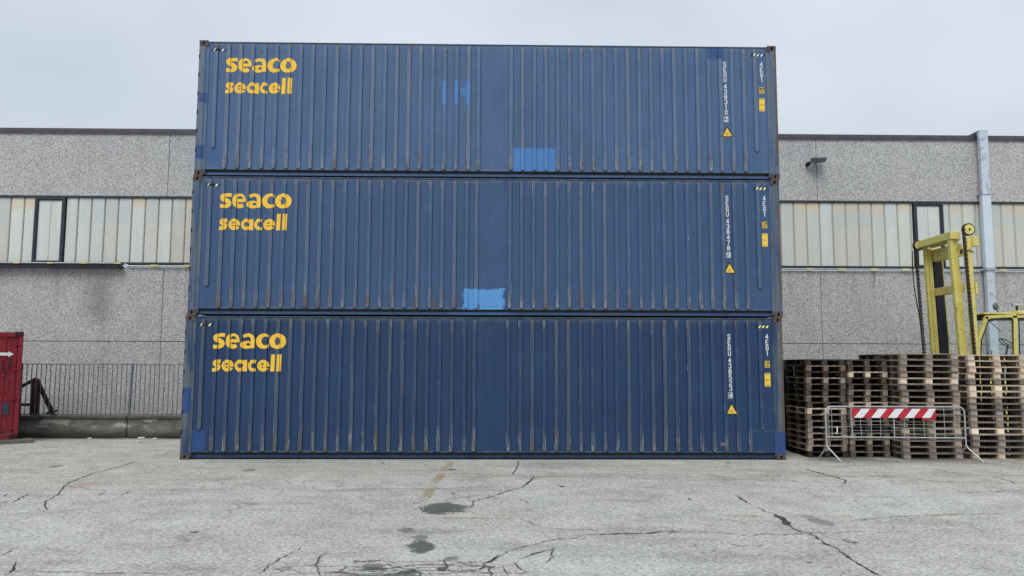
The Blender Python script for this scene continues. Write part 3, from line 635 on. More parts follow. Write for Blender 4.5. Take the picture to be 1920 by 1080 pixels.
def container(idx, loc, label, cols, patches, number, check, seed, ypost=.0):
    t = thing('shipping_container', loc, label, 'container', 'blue containers stacked three high')
    ca, cb, worn = cols
    PM = blue_mat('blue_panel_paint', ca, cb, worn, patches.get('panel', {}), seed)
    FM = blue_mat('blue_frame_paint', tuple(x*.95 for x in ca), cb, worn, patches.get('frame', {}), seed+20, False)
    RM = blue_mat('blue_rail_paint', tuple(x*1.0 for x in ca), tuple(x*1.1 for x in cb), tuple(x*1.0 for x in cb), patches.get('rail', {}), seed+40, False, .5, .15)
    r = random.Random(seed)
    # side panel: sheet with folded ribs
    m = MB(); ZB, ZT = .152, 2.862; nx = 96
    for k in range(nx):
        a, b = -HX+.19+(CL-.38)*k/nx, -HX+.19+(CL-.38)*(k+1)/nx; m.face([(a, YB, ZB), (b, YB, ZB), (b, YB, ZT), (a, YB, ZT)])
    m.box(-HX+.19, HX-.19, YB, YB+.03, ZB-.012, ZB-.001)
    for rx, zb in ribs:
        zt = 2.826; cx = rx-HX; ns, nc = 18, 7; outer = []; inner = []
        lean = [r.uniform(-.0022, .0022) for _ in range(ns+1)]
        zz = [zb+.035+(zt-zb-.07)*k/ns for k in range(ns+1)]
        def outline(hw, grow):
            L = [(cx-hw+lean[k], zz[k]) for k in range(ns+1)]
            top = [(cx-hw*math.cos(math.pi*j/nc), zz[-1]+hw*math.sin(math.pi*j/nc)) for j in range(1, nc)]
            Rr = [(cx+hw+lean[k], zz[k]) for k in range(ns, -1, -1)]
            bot = [(cx+hw*math.cos(math.pi*j/nc), zz[0]-hw*math.sin(math.pi*j/nc)) for j in range(1, nc)]
            return L+top+Rr+bot
        o1, o2 = outline(RBW, 0), outline(RT+.004, 0); o3 = outline(RT, 0); N = len(o1)
        v1 = [(x, YB, z) for x, z in o1]; v2 = [(x, YR+.006, z) for x, z in o2]; v3 = [(x, YR, z) for x, z in o3]
        m.mesh(v1+v2+v3, [(k, (k+1) % N, N+(k+1) % N, N+k) for k in range(N)]+[(N+k, N+(k+1) % N, 2*N+(k+1) % N, 2*N+k) for k in range(N)])
        # face of the rib as a ladder of quads
        L = [(cx-RT+lean[k], YR, zz[k]) for k in range(ns+1)]; Rr = [(cx+RT+lean[k], YR, zz[k]) for k in range(ns+1)]
        m.mesh(L+Rr, [(k, ns+1+k, ns+2+k, k+1) for k in range(ns)])
        m.face([(cx-RT*math.cos(math.pi*j/nc), YR, zz[-1]+RT*math.sin(math.pi*j/nc)) for j in range(0, nc+1)])
        m.face([(cx+RT*math.cos(math.pi*j/nc), YR, zz[0]-RT*math.sin(math.pi*j/nc)) for j in range(0, nc+1)])
    me = m.build('side_panel', PM, t, clean=True)
    m = MB(); m.box(-HX+.19, HX-.19, CW-.06, CW-.03, .10, 2.86)
    for k in range(44): m.box(-HX+.32+k*.27, -HX+.42+k*.27, CW-.03, CW-.002, .2, 2.8)
    m.build('side_panel', FM, t)
    # rails
    m = MB(); m.box(-HX+.178, HX-.178, .100, .115, .040, .139); m.box(-HX+.178, HX-.178, .070, .14, .030, .040); m.build('bottom_rail', RM, t)
    m = MB(); m.box(-HX+.178, HX-.178, CW-.085, CW-.05, .03, .14); m.build('bottom_rail', RM, t)
    m = MB(); m.box(-HX+.178, HX-.178, .028, .09, 2.863, 2.880, 0, .003); m.build('top_rail', FM, t)
    m = MB(); m.box(-HX+.178, HX-.178, CW-.09, CW-.02, 2.82, 2.88); m.build('top_rail', FM, t)
    m = MB(); m.box(-HX+.16, HX-.16, .09, CW-.09, 2.84, 2.872); m.build('roof_panel', FM, t)
    m = MB(); m.box(-HX+.17, HX-.17, .09, CW-.09, .09, .13); m.build('floor', INK, t)
    # posts
    for sx in (-1, 1):
        x0, x1 = sx*HX, sx*(HX-.205)
        m = MB(); q0, q1 = min(x0, x1), max(x0, x1)
        prof = [(sx*HX, .004), (sx*(HX-.125), .004), (sx*(HX-.150), .026), (sx*(HX-.205), .030), (sx*(HX-.205), .06), (sx*HX, .06)]
        z0, z1 = .118, 2.778
        cuts = [z0]; cz = [.45+k*.385 for k in range(6)] if sx < 0 else []
        m.mesh([(p[0], p[1], z0) for p in prof]+[(p[0], p[1], z1) for p in prof], [(k, (k+1) % 6, (k+1) % 6+6, k+6) for k in range(6)]+[tuple(range(6)), tuple(range(11, 5, -1))])
        m.box(sx*HX, sx*(HX-.05), .06, .16, z0, z1)
        po = m.build('corner_post', FM, t)
        m = MB(); m.box(sx*HX, sx*(HX-.16), CW-.16, CW-.004, z0, z1); m.build('corner_post', FM, t)
        if sx < 0:
            for k in range(6):
                z = .50+k*.40
                m = MB(); m.box(-HX-.001, -HX+.020, -.001, .02, z, z+.085); m.box(-HX-.001, -HX+.035, -.0015, .02, z+.072, z+.085); m.build('lashing_slot', BLACK, po)
        # infill between post and castings beside the panel
        m = MB(); xa, xb = (-HX+.178, -HX+.205) if sx < 0 else (HX-.205, HX-.178)
        m.box(xa, xb, .03, .08, .05, .118)
        if idx == 2 or True: m.box(xa, xb, .032, .08, 2.778, 2.862)
        m.build('gusset', FM, t)
    for sx in (-1, 1):
        for zz in (0, CH-.118):
            cmm = casting_mesh(); o = cmm.build('corner_casting', [CASTING, BLACK], t)
            o.location = ((-HX if sx < 0 else HX-.178), 0, zz)
            m = MB(); m.box(sx*HX, sx*(HX-.178), CW-.162, CW, zz, zz+.118, 0, .006); m.build('corner_casting', CASTING, t)
    # ends
    m = MB(); m.box(-HX+.03, -HX+.07, .06, CW-.05, .04, 2.85)
    for k in range(8): m.box(-HX+.005, -HX+.03, .25+k*.26, .37+k*.26, .2, 2.7)
    m.build('end_panel', FM, t)
    m = MB(); m.box(HX-.07, HX-.03, .06, CW-.05, .04, 2.85)
    for k in range(4): m.cyl((HX-.01, .45+k*.52, .1), (HX-.01, .45+k*.52, 2.8), .02, 8)
    m.build('end_door', FM, t)
    # writing
    sc1 = (2.038-.542)/(1405-163); xz = lambda X: .540+(X-163)*sc1
    z1f = lambda Y: 2.528-(Y-235)*(.313/270)
    z2f = lambda Y: 2.104-(Y-592)*(.348/283)
    on_panel(SEACO, xz, z1f, YELLOW_PAINT, 'large_lettering', t); on_panel(SEACELL, lambda X: .548+(X-143)*(1.955-.548)/(1336-143), z2f, YELLOW_PAINT, 'small_lettering', t)
    def column(txt, x, zs, wd, ht, sw, name):
        gl = []
        for ch, z in zip(txt, zs): gl += glyph(ch, x, z, wd, ht, sw)
        return on_panel(gl, ID, ID, WHITE_PAINT, name, t)
    z = 2.541; zs = [z-k*.1150 for k in range(4)]
    column('SEGU', 11.074, zs, .051, .087, .0150, 'owner_code')
    zs = [2.056-k*.1150 for k in range(6)]
    column(number, 11.078, zs, .051, .087, .0150, 'serial_number')
    gl = glyph(check, 11.081, 1.340, .052, .084, .016)
    bx = []
    for a, b, c_, d_ in ((11.058, 11.150, 1.352, 1.360), (11.058, 11.150, 1.238, 1.246), (11.058, 11.066, 1.246, 1.352), (11.142, 11.150, 1.246, 1.352)): bx.append([[(a, c_), (b, c_), (b, d_), (a, d_)]])
    on_panel(gl+bx, ID, ID, WHITE_PAINT, 'check_digit', t)
    column('4EG1', 11.858, [2.545-k*.1150 for k in range(4)], .051, .087, .0150, 'size_code')
    # stickers
    tr_ = lambda cx, zb, hw, h: [[[(cx-hw, zb), (cx+hw, zb), (cx, zb+h)]]]
    w1 = on_panel([[[(11.01, .912), (11.235, .912), (11.245, .925), (11.13, 1.142), (11.115, 1.142), (11.0, .925)]]], ID, ID, INK, 'warning_triangle', t, .0035)
    on_panel(tr_(11.1225, .928, .102, .185), ID, ID, STICKER, 'triangle_face', w1, .0055)
    tx = []
    for k, (a, b, z) in enumerate([(11.09, 11.155, 1.0), (11.08, 11.165, .984), (11.09, 11.15, .966), (11.10, 11.14, .952)]): tx.append([[(a, z), (b, z), (b, z+.006), (a, z+.006)]])
    on_panel(tx, ID, ID, RED_INK, 'fine_print', w1, .0075)
    pl = on_panel([[[(11.828, 1.865), (11.932, 1.865), (11.932, 2.0), (11.828, 2.0)]]], ID, ID, STICKER, 'height_plate', t, .0035)
    gl = glyph('2', 11.838, 1.985, .018, .042, .006)+glyph('.', 11.858, 1.985, .012, .042, .006)+glyph('9', 11.872, 1.985, .018, .042, .006)+glyph('M', 11.900, 1.985, .022, .042, .006)
    gl += glyph('9', 11.842, 1.922, .020, .045, .006)+glyph("'", 11.866, 1.922, .014, .045, .006)+glyph('6', 11.882, 1.922, .020, .045, .006)+glyph('"', 11.906, 1.922, .018, .045, .006)
    on_panel(gl, ID, ID, INK, 'height_figures', pl, .0055)
    if idx == 2: on_panel([[[(11.83, 1.945), (11.862, 1.945), (11.862, 1.985), (11.845, 1.99)]]], ID, ID, INK, 'torn_corner', pl, .008)
    oc = [(x_, z_) for x_, z_ in ((11.830, 1.475), (11.922, 1.475), (11.936, 1.492), (11.936, 1.738), (11.922, 1.755), (11.830, 1.755), (11.816, 1.738), (11.816, 1.492))]
    dc = on_panel([[oc]], ID, ID, STICKER, 'notice_sticker', t, .0035)
    tx = []
    for a, b, z in [(11.84, 11.912, 1.735), (11.835, 11.917, 1.722), (11.825, 11.927, 1.615), (11.85, 11.90, 1.600), (11.84, 11.912, 1.505), (11.835, 11.917, 1.492)]: tx.append([[(a, z), (b, z), (b, z+.006), (a, z+.006)]])
    on_panel(tx, ID, ID, INK if idx == 0 else RED_INK, 'fine_print', dc, .0055)
    for x0, miss in ((.235, 2), (11.655, 1)):
        blk = []; yl = []; w_ = .29; h_ = .050; zb = 2.676
        for k in range(7):
            a = x0+k*w_/7
            if a+.02 > x0+.085 and a < x0+.125 and miss == 2: continue
            if k % 2: yl.append([[(a, zb), (a+w_/7, zb), (a+w_/7+.03, zb+h_), (a+.03, zb+h_)]])
        hz = on_panel([[[(x0, zb), (x0+w_, zb), (x0+w_+.03, zb+h_), (x0+.03, zb+h_)]]], ID, ID, INK, 'hazard_stripe', t, .0035)
        for q in yl: on_panel([q], ID, ID, WHITE_PAINT if idx == 2 else PALEY, 'painted_bar', hz, .0055)
    return t
GL['6'] = [[(.95,.2),(.7,0),(.3,0),(.05,.2),(.05,1.5),(.3,1.7),(.7,1.7),(.95,1.5),(.95,.95),(.7,.78),(.05,.95)]]
PALEY = flat('pale_yellow', (.80, .78, .38), .6)
LB = (.065, .215, .50); LB2 = (.10, .32, .66); MB_ = (.021, .062, .20)
pt = {'panel': {'under': [(9.60, 9.99, 0, .01, LB)], 'over': [(10.72, 11.08, 2.60, 2.87, (.022, .078, .21), .006, .01), (.22, .50, .30, .56, (.030, .085, .24), .03, .03, .6),
                (6.60, 7.50, .155, .635, LB, .008, .045, .9), (5.105, 5.185, 1.57, 2.06, LB, .006, .01), (5.36, 5.44, 1.56, 2.07, LB, .006, .01), (5.60, 5.68, 1.55, 2.08, LB, .006, .01),
                (5.49, 5.60, 1.77, 1.93, (.06, .19, .44), .006, .01, .8)]},
      'frame': {'over': [(.0, .185, .35, .64, MB_, .006, .005), (.03, .20, 1.55, 1.76, MB_, .006, .005)]}}
pm = {'panel': {'over': [(5.60, 6.44, .10, .56, LB2, .025, .22, .93), (5.9, 5.935, .155, .24, (.10, .035, .025), .006, .03, .9), (6.0, 6.35, .20, .208, (.05, .09, .14), .003, .02, .8),
                        (6.0, 6.008, .20, .40, (.05, .12, .2), .003, .01, .7), (4.93, 5.03, .17, .32, (.10, .085, .05), .03, .08, .8)]},
      'rail': {'over': [(5.3, 6.6, .03, .12, (.065, .17, .36), .05, .12, .7), (8.2, 8.8, .02, .06, (.12, .12, .07), .04, .05, .6)]}}
pb = {'panel': {'over': [(.205, .475, .16, .585, MB_, .005, .005, .95), (10.88, 10.98, .28, .34, (.28, .21, .19), .02, .04, .8)]},
      'frame': {'over': [(.0, .17, .92, 1.44, MB_, .005, .005), (11.99, 12.20, .118, .56, MB_, .005, .005)]}}
SEAM = lambda k: (11.53, 12.0, .572, .584, k, .003, .0, .55)
for q in (pt, pm, pb): q['panel']['over'].append(SEAM((.10, .15, .22)))
pt['panel']['over'] += [(x, x+.018, 2.655, 2.69, (.025, .03, .04), .003, .0, .9) for x in (.745, .815, 1.27, 1.33, 1.52, 1.75, 1.81, 2.30, 11.0, 10.94)]
TOP = ((.049, .104, .222), (.062, .128, .252), (.102, .155, .255))  # paler upward: fading, with haze and grazing sky light also mixed into the colour
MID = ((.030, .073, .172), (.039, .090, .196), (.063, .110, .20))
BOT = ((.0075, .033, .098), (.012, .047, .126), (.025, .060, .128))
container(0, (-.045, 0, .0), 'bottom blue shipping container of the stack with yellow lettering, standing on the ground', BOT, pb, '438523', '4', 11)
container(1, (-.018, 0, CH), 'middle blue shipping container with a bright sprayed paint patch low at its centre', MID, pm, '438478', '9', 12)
container(2, (.0, 0, 2*CH), 'topmost blue shipping container, faded and haze-toned, with light blue repair strokes and a square patch', TOP, pt, '438310', '2', 13)

# ------------------------------------------------------------------ pallets
g = G('pallet_wood', .85, 0, .2); inf = g.info()
gr_ = g.noise(1, 4, .65, stretch=(3, 30, 30)); bn = g.noise(7, 3, .6, seed=2)
c = g.mix(.8, inf['Color'], g.ramp(gr_, [(.3, .26), (.55, .5), (.75, .70)]), 'OVERLAY')
c = g.mix(.7, c, g.ramp(bn, [(.3, .28), (.7, .66)]), 'OVERLAY')
rr = g.math('MULTIPLY', inf['Random'], 1.0); c = g.mix(.45, c, g.ramp(rr, [(0, .30), (.5, .5), (1, .72)]), 'OVERLAY')
g.col(c); g.bump(gr_, .4, .004); WOOD = g.m
PL, PW = 1.22, .83
def boards_top():
    m = MB(); ws = [.145, .10, .145, .10, .145]; gap = (PW-sum(ws))/4; y = -PW/2
    for w_ in ws: m.box(-PL/2, PL/2, y, y+w_, .1102, .124, 0, .002); y += w_+gap
    for x in (-PL/2+.0725, 0, PL/2-.0725): m.box(x-.0725, x+.0725, -PW/2, PW/2, .0982, .110, 0, .002)
    return m
def single_pallet():
    m = boards_top(); 
    for x in (-PL/2+.0725, 0, PL/2-.0725):
        for y in (-PW/2+.05, 0, PW/2-.05): m.box(x-.072, x+.072, y-.05, y+.05, .0142, .098)
    for y in (-PW/2+.05, 0, PW/2-.05): m.box(-PL/2, PL/2, y-.05, y+.05, 0, .014)
    return m
PROTO = {}
def proto_mesh(name, mb):
    o = mb.build(name, WOOD); me = o.data; bpy.data.objects.remove(o); return me
PROTO['deck'] = proto_mesh('deck', boards_top())
mm = MB(); mm.box(-.072, .072, -.05, .05, .0142, .098, 0, .003); PROTO['block'] = proto_mesh('block', mm)
mm = MB(); mm.box(-PL/2, PL/2, -.05, .05, 0, .014, 0, .002); PROTO['bottom_board'] = proto_mesh('bottom_board', mm)
PROTO['whole'] = proto_mesh('pallet', single_pallet())
ORD = ['topmost', 'second', 'third', 'fourth', 'fifth', 'sixth', 'seventh', 'eighth', 'ninth', 'tenth', 'eleventh', 'twelfth', 'thirteenth', 'fourteenth', 'fifteenth', 'sixteenth', 'seventeenth', 'eighteenth', 'nineteenth', 'twentieth']
PAL = [(.15, .125, .10), (.25, .205, .16), (.075, .06, .05), (.44, .37, .285), (.15, .105, .078), (.56, .48, .38), (.20, .17, .145)]
SHADE_WOOD = [(.05, .042, .036), (.08, .066, .055), (.035, .030, .027)]  # near-black wood: shade within and behind the stacks is put into its colour
def tint(c, a, b):
    q = rnd.uniform(a, b); return tuple(v*q for v in c)
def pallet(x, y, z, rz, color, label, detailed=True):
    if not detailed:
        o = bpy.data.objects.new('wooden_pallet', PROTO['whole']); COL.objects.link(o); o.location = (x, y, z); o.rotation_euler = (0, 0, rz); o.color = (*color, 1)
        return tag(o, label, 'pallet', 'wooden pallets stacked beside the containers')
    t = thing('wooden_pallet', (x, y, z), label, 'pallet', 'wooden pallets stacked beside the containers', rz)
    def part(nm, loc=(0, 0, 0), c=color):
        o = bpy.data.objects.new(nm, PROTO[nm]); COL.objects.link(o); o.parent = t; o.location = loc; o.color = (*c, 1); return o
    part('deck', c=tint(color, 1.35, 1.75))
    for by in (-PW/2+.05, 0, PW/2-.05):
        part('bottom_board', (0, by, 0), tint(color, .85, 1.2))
        for bx in (-PL/2+.0725, 0, PL/2-.0725):      # front blocks lightened; the shade of the gaps is put into the inner tints
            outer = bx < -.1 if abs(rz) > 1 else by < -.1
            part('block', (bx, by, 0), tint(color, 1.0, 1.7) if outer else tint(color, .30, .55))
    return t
def stack(xc, yc, n, pitch, rz, desc, tones, det=True, lean=(0, 0), skip=None):
    for k in range(n):
        lb = (ORD[n-1-k]+' pallet '+('' if k == n-1 else 'from the top ')+'of '+desc)
        j = .012 if det else .03
        pallet(xc+lean[0]*k/n+rnd.uniform(-j, j), yc+lean[1]*k/n+rnd.uniform(-j, j), k*pitch, rz+rnd.uniform(-.018, .018), rnd.choice(tones), lb, det)
dk = [PAL[0], PAL[2], PAL[4], PAL[0], PAL[6]]; mdn = [PAL[0], PAL[1], PAL[1], PAL[6], PAL[3]]; lt = [PAL[1], PAL[3], PAL[5], PAL[3], PAL[5], PAL[6]]
H2 = R(90)
stack(7.13, .5+PL/2, 16, .128, H2, 'the front stack right next to the blue containers', mdn+dk+SHADE_WOOD)
stack(8.02, .5+PL/2, 16, .128, H2, 'the dark narrow second front stack from the containers', dk+dk+mdn+SHADE_WOOD[:2])
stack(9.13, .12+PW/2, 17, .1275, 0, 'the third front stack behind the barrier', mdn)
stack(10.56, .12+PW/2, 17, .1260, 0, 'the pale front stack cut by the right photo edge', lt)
# rows behind
stack(7.15, 2.55, 16, .128, H2, 'the hidden stack behind the one beside the containers', SHADE_WOOD, False)
stack(8.10, 2.60, 16, .128, H2, 'the back stack behind the dark narrow stack', SHADE_WOOD, False)
stack(9.15, 1.55, 17, .1275, 0, 'the back stack behind the third front stack', SHADE_WOOD, False)
stack(9.62, 2.50, 17, .1265, 0, 'the rearmost stack behind the third front stack', SHADE_WOOD, False)
stack(10.65, 2.35, 17, .1265, R(2), 'the rear stack behind the pale front stack', SHADE_WOOD, False)
stack(12.05, .30+PW/2, 17, .126, 0, 'the stack beyond the right photo edge', lt, False)

# ------------------------------------------------------------------ crowd barrier
bar = thing('crowd_barrier', (6.87, -.05, 0), 'galvanised crowd barrier with red and white striped board before the pallets', 'barrier', None, R(-.4))
BWd = 2.84
def rr_pts(x0, x1, z0, z1, r, n=6):
    P = [(x0, 0, z0)]
    P += [(x0+r-r*math.cos(R(90)*k/n), 0, z1-r+r*math.sin(R(90)*k/n)) for k in range(n+1)]
    P += [(x1-r+r*math.sin(R(90)*k/n), 0, z1-r+r*math.cos(R(90)*k/n)) for k in range(n+1)]
    P += [(x1, 0, z0)]; return P
m = MB(); m.tube(rr_pts(0, BWd, .30, 1.08, .12), .0165); m.build('tube_frame', GALV, bar)
m = MB(); m.tube([(0.02, 0, .47), (BWd-.02, 0, .455)], .016); m.build('lower_rail', GALV, bar)
for x in (.53, 1.39, 2.22):
    m = MB(); m.tube([(x, 0, .47), (x, 0, 1.06)], .013); m.build('upright_bar', GALV, bar)
m = MB()
for x in (.12, .325, .72, .92, 1.11, 1.6, 1.79, 2.0, 2.42, 2.63): m.tube([(x, .0, .47), (x+rnd.uniform(-.01, .01), rnd.uniform(-.01, .01), .75), (x, 0, 1.06)], .006, 6)
for z in (.60, .715, .86): m.tube([(.53, .012, z), (1.39, .012, z)], .004, 6)
for z in (.60, .72): m.tube([(1.39, .012, z), (2.22, .012, z)], .004, 6)
for z in (.62, .78, .93): m.tube([(2.22, .012, z), (BWd, .012, z)], .004, 6)
for z in (.68, .93): m.tube([(.0, .012, z), (.53, .012, z)], .004, 6)
m.build('wire_mesh', GALV, bar)
for x, s_ in ((0, 1), (BWd, 1)):
    m = MB(); m.tube([(x, 0, .32), (x+.02, -.02, .26), (x+.17*s_, -.30, .0)], .0165); m.tube([(x, .0, .30), (x+.0, .03, .25), (x-.05, .33, .0)], .0165); m.build('foot', GALV, bar)
m = MB(); m.tube([(-.02, 0, .93), (-.09, 0, .93), (-.10, 0, .90)], .008, 6); m.build('hook', GALV, bar); m = MB(); m.tube([(-.02, 0, .66), (-.09, 0, .66), (-.10, 0, .63)], .008, 6); m.build('hook', GALV, bar)
m = MB(); m.tube([(BWd+.02, 0, .66), (BWd+.09, 0, .66), (BWd+.10, 0, .60)], .012, 6); m.build('hook', GALV, bar)
m = MB(); m.tube([(.22, -.01, .68), (.22, -.02, .60), (.20, -.02, .53)], .012, 6); m.build('hook', WHITE_PAINT, bar)
b0, b1, z0, z1 = .53, 2.235, .855, 1.045
m = MB(); m.box(b0, b1, -.045, -.020, z0, z1, 0, .003); bd = m.build('striped_board', flat('barrier_red', (.50, .022, .035), .4, 0, .06, 4), bar)
m = MB(); 
def wpar(xa, xb, sh=.155):
    pts = [(xa, z0+.004), (xb, z0+.004), (xb+sh, z1-.004), (xa+sh, z1-.004)]
    m.face([(max(b0+.004, min(b1-.004, p[0])), -.0475, p[1]) for p in pts])
for k in range(5): wpar(b0+.03+k*.345, b0+.03+k*.345+.175)
m.build('white_stripes', flat('reflective_white', (.78, .80, .82), .35, 0, .05, 4), bd, clean=False)
m = MB(); m.box(1.95, 2.235, -.030, -.015, .81, .853, 0, .002); m.build('board_clamp', flat('clamp_red', (.40, .03, .035), .5), bar)

# ------------------------------------------------------------------ yellow forklift
g = G('yellow_machine_paint', .5, 0, .4)
c = g.ramp(g.noise(1.6, 4, .6), [(.3, (.62, .55, .15)), (.7, (.80, .71, .22))])
c = g.mix(g.mul(g.step(g.noise(1, 5, .75, stretch=(10, 10, 2.2), seed=2), .58, .66), .8), c, (.16, .10, .05))
c = g.mix(g.mul(g.step(g.noise(13, 5, .8, seed=3), .59, .65), .8), c, (.09, .06, .04)); g.col(c); g.bump(g.noise(20, 4, .6), .2, .004); YM = g.m
GREASE = flat('black_grease', (.010, .012, .022), .35, 0, .5, 7, bump=.4)
CHAIN = flat('rusty_chain', (.060, .040, .032), .75, .2, .5, 20, bump=.5)
TYRE = flat('tyre_rubber', (.02, .02, .02), .8); CABIN = flat('cab_dark', (.03, .03, .032), .7)
g = G('cab_glass', .02, 0, .5); g.b.inputs['Transmission Weight'].default_value = 1; g.b.inputs['IOR'].default_value = 1.0; g.col((.80, .86, .85)); 
gl_ = g.t.nodes.new('ShaderNodeBsdfGlossy'); gl_.inputs['Roughness'].default_value = .02; tp = g.t.nodes.new('ShaderNodeBsdfTransparent'); tp.inputs[0].default_value = (.84, .89, .88, 1)
fr_ = g.t.nodes.new('ShaderNodeFresnel'); fr_.inputs[0].default_value = 1.5; mg = g.t.nodes.new('ShaderNodeMixShader')
g.t.links.new(fr_.outputs[0], mg.inputs[0]); g.t.links.new(tp.outputs[0], mg.inputs[1]); g.t.links.new(gl_.outputs[0], mg.inputs[2]); g.t.links.new(mg.outputs[0], g.out.inputs[0]); CGLASS = g.m
FX, FY = 12.0, 3.2
fk = thing('forklift', (FX, FY, 0), 'old yellow heavy forklift with tall rusty mast behind the pallet stacks', 'forklift')
def fp(nm, m, mat, parent=None): return m.build(nm, mat, parent or fk)
ZT = 5.12
# near mast channel (outer and inner rail)
lean = .07
m = MB()
for dx, w_, y0, y1 in ((-.395, .085, .22, .34), (-.300, .125, .27, .39)):
    m.obox((dx+w_/2, (y0+y1)/2, ZT-.02), (dx+w_/2+.20, (y0+y1)/2, .35), w_, y1-y0, ref=(0, 1, 0))
m.obox((-.165, .36, ZT-.05), (-.0, .36, .4), .06, .04, ref=(0, 1, 0))
fp('mast_rail', m, YM)
# far mast channel, open side towards the yard
m = MB(); yF = 1.70
m.obox((-.265, yF-.06, ZT-.02), (-.13, yF-.06, .35), .08, .10, ref=(0, 1, 0))
m.obox((-.18, yF-.08, ZT-.06), (-.045, yF-.08, .35), .085, .13, ref=(0, 1, 0))
m.obox((.15, yF-.05, ZT-.35), (.295, yF-.05, .35), .06, .12, ref=(0, 1, 0))
m.obox((-.0, yF+.06, ZT-.02), (.14, yF+.06, .35), .36, .03, ref=(0, 1, 0))
fp('mast_rail', m, YM)
m = MB()
r = random.Random(3); N = 26; L = []; 
for k in range(N+1):
    z = .4+(ZT-.25-.4)*k/N; cx0 = .125-.115*k/N; hw0 = .145-.04*k/N
    L.append((cx0-hw0+r.uniform(-.008, .008), z)); 
Rr = [(.125-.115*k/N+(.145-.04*k/N)+r.uniform(-.014, .014), .4+(ZT-.25-.4)*k/N) for k in range(N+1)]
vv = [(x, yF-.155, z) for x, z in L]+[(x, yF-.155, z) for x, z in Rr]+[(x, yF+.04, z) for x, z in L]+[(x, yF+.04, z) for x, z in Rr]; K = N+1
m.mesh(vv, [(k, k+1, K+k+1, K+k) for k in range(N)]+[(2*K+k, 3*K+k, 3*K+k+1, 2*K+k+1) for k in range(N)]+[(k, 2*K+k, 2*K+k+1, k+1) for k in range(N)]+[(K+k, K+k+1, 3*K+k+1, 3*K+k) for k in range(N)])
fp('greased_channel', m, GREASE)
m = MB(); m.box(-.41, -.16, .16, yF+.12, ZT-.02, ZT+.17, 0, .01); m.box(-.16, -.06, .35, yF-.1, ZT-.04, ZT+.02, 0, .01); fp('top_beam', m, YM)
m = MB(); m.box(-.12, .06, .40, yF-.02, ZT-.42, ZT-.20, 0, .01); m.box(-.10, .02, .40, yF-.02, ZT-.20, ZT-.09, 0, .01); fp('mast_crossmember', m, YM)
m = MB(); m.box(-.12, .02, .36, yF-.02, 3.78, 3.98, 0, .01); fp('mast_crossmember', m, YM)
m = MB(); m.box(-.12, .05, .36, yF-.02, 1.2, 1.4, 0, .01); fp('mast_crossmember', m, YM)
m = MB(); m.cyl((-.02, .10, ZT-.02), (.045, .10, .6), .085, 16, r1=.098); fp('lift_cylinder', m, YM)
m = MB(); m.box(.085, .15, .03, .15, 3.7, 4.0, 0, .01); fp('cylinder_bracket', m, YM)
m = MB(); m.cyl((.13, .05, ZT-.22), (.13, .05, ZT+.02), .10, 16); m.box(-.0, .1, .02, .12, ZT-.1, ZT+.0); fp('valve_housing', m, YM)
def pulley(cx, cy, cz, rr_, nm='chain_pulley'):
    m = MB(); m.cyl((cx, cy-.05, cz), (cx, cy+.05, cz), rr_, 24); m.cyl((cx, cy-.06, cz), (cx, cy-.05, cz), rr_*.62, 20); o = fp(nm, m, YM)
    m = MB()
    for k in range(18):
        t = 2*math.pi*k/18; m.obox((cx+math.cos(t)*(rr_-.005), cy, cz+math.sin(t)*(rr_-.005)), (cx+math.cos(t)*(rr_+.032), cy, cz+math.sin(t)*(rr_+.032)), .045, .075, ref=(0, 1, 0))
    m.build('chain_wrap', CHAIN, o); m = MB(); m.cyl((cx, cy-.075, cz), (cx, cy-.058, cz), rr_*.22, 12); m.build('hub', CHAIN, o)
pulley(-.02, .04, ZT+.20, .125); pulley(-.36, yF+.10, ZT+.06, .11)
def chain(x0, x1, y0, z0, z1, wd=.066):
    m = MB(); z = z0; k = 0; n = int((z0-z1)/.052)
    for k in range(n):
        t = k/n; x = x0+(x1-x0)*t; zc = z0-(z0-z1)*t
        m.box(x-wd/2*(1 if k % 2 else .72), x+wd/2*(1 if k % 2 else .72), y0-.03, y0+.03, zc-.022, zc+.022, 0)
        if k % 2: m.cyl((x-wd/2-.002, y0-.032, zc), (x+wd/2+.002, y0-.035, zc), .010, 6)
    fp('lift_chain', m, CHAIN)
chain(-.155, .02, .02, ZT+.24, .7); chain(-.44, -.28, yF+.10, ZT+.04, .7, .072)
m = MB(); m.tube([(-.54, yF+.08, ZT-.1), (-.57, yF+.05, 4.5), (-.55, yF+.05, 4.0), (-.44, yF+.05, 3.2), (-.38, yF+.05, 2.2), (-.38, yF+.05, 1.0)], .014); fp('hydraulic_hose', m, INK)
m = MB(); m.tube([(-.22, .02, ZT-.36), (-.05, -.01, ZT-.32), (.09, .02, ZT-.38)], .012); m.box(-.25, -.21, .0, .05, ZT-.42, ZT-.30); fp('hose_clamp', m, CHAIN)
# fork carriage and forks
m = MB(); m.box(-.62, -.52, .25, yF-.05, .15, .30, 0, .01); m.box(-.62, -.52, .25, yF-.05, .65, .78, 0, .01); fp('fork_carriage', m, YM)
for fy in (.45, 1.25):
    m = MB(); m.box(-.70, -.62, fy, fy+.16, .08, .85, 0, .01); m.box(-1.7, -.70, fy, fy+.16, .08, .13, 0, .01); fp('fork', m, INK)
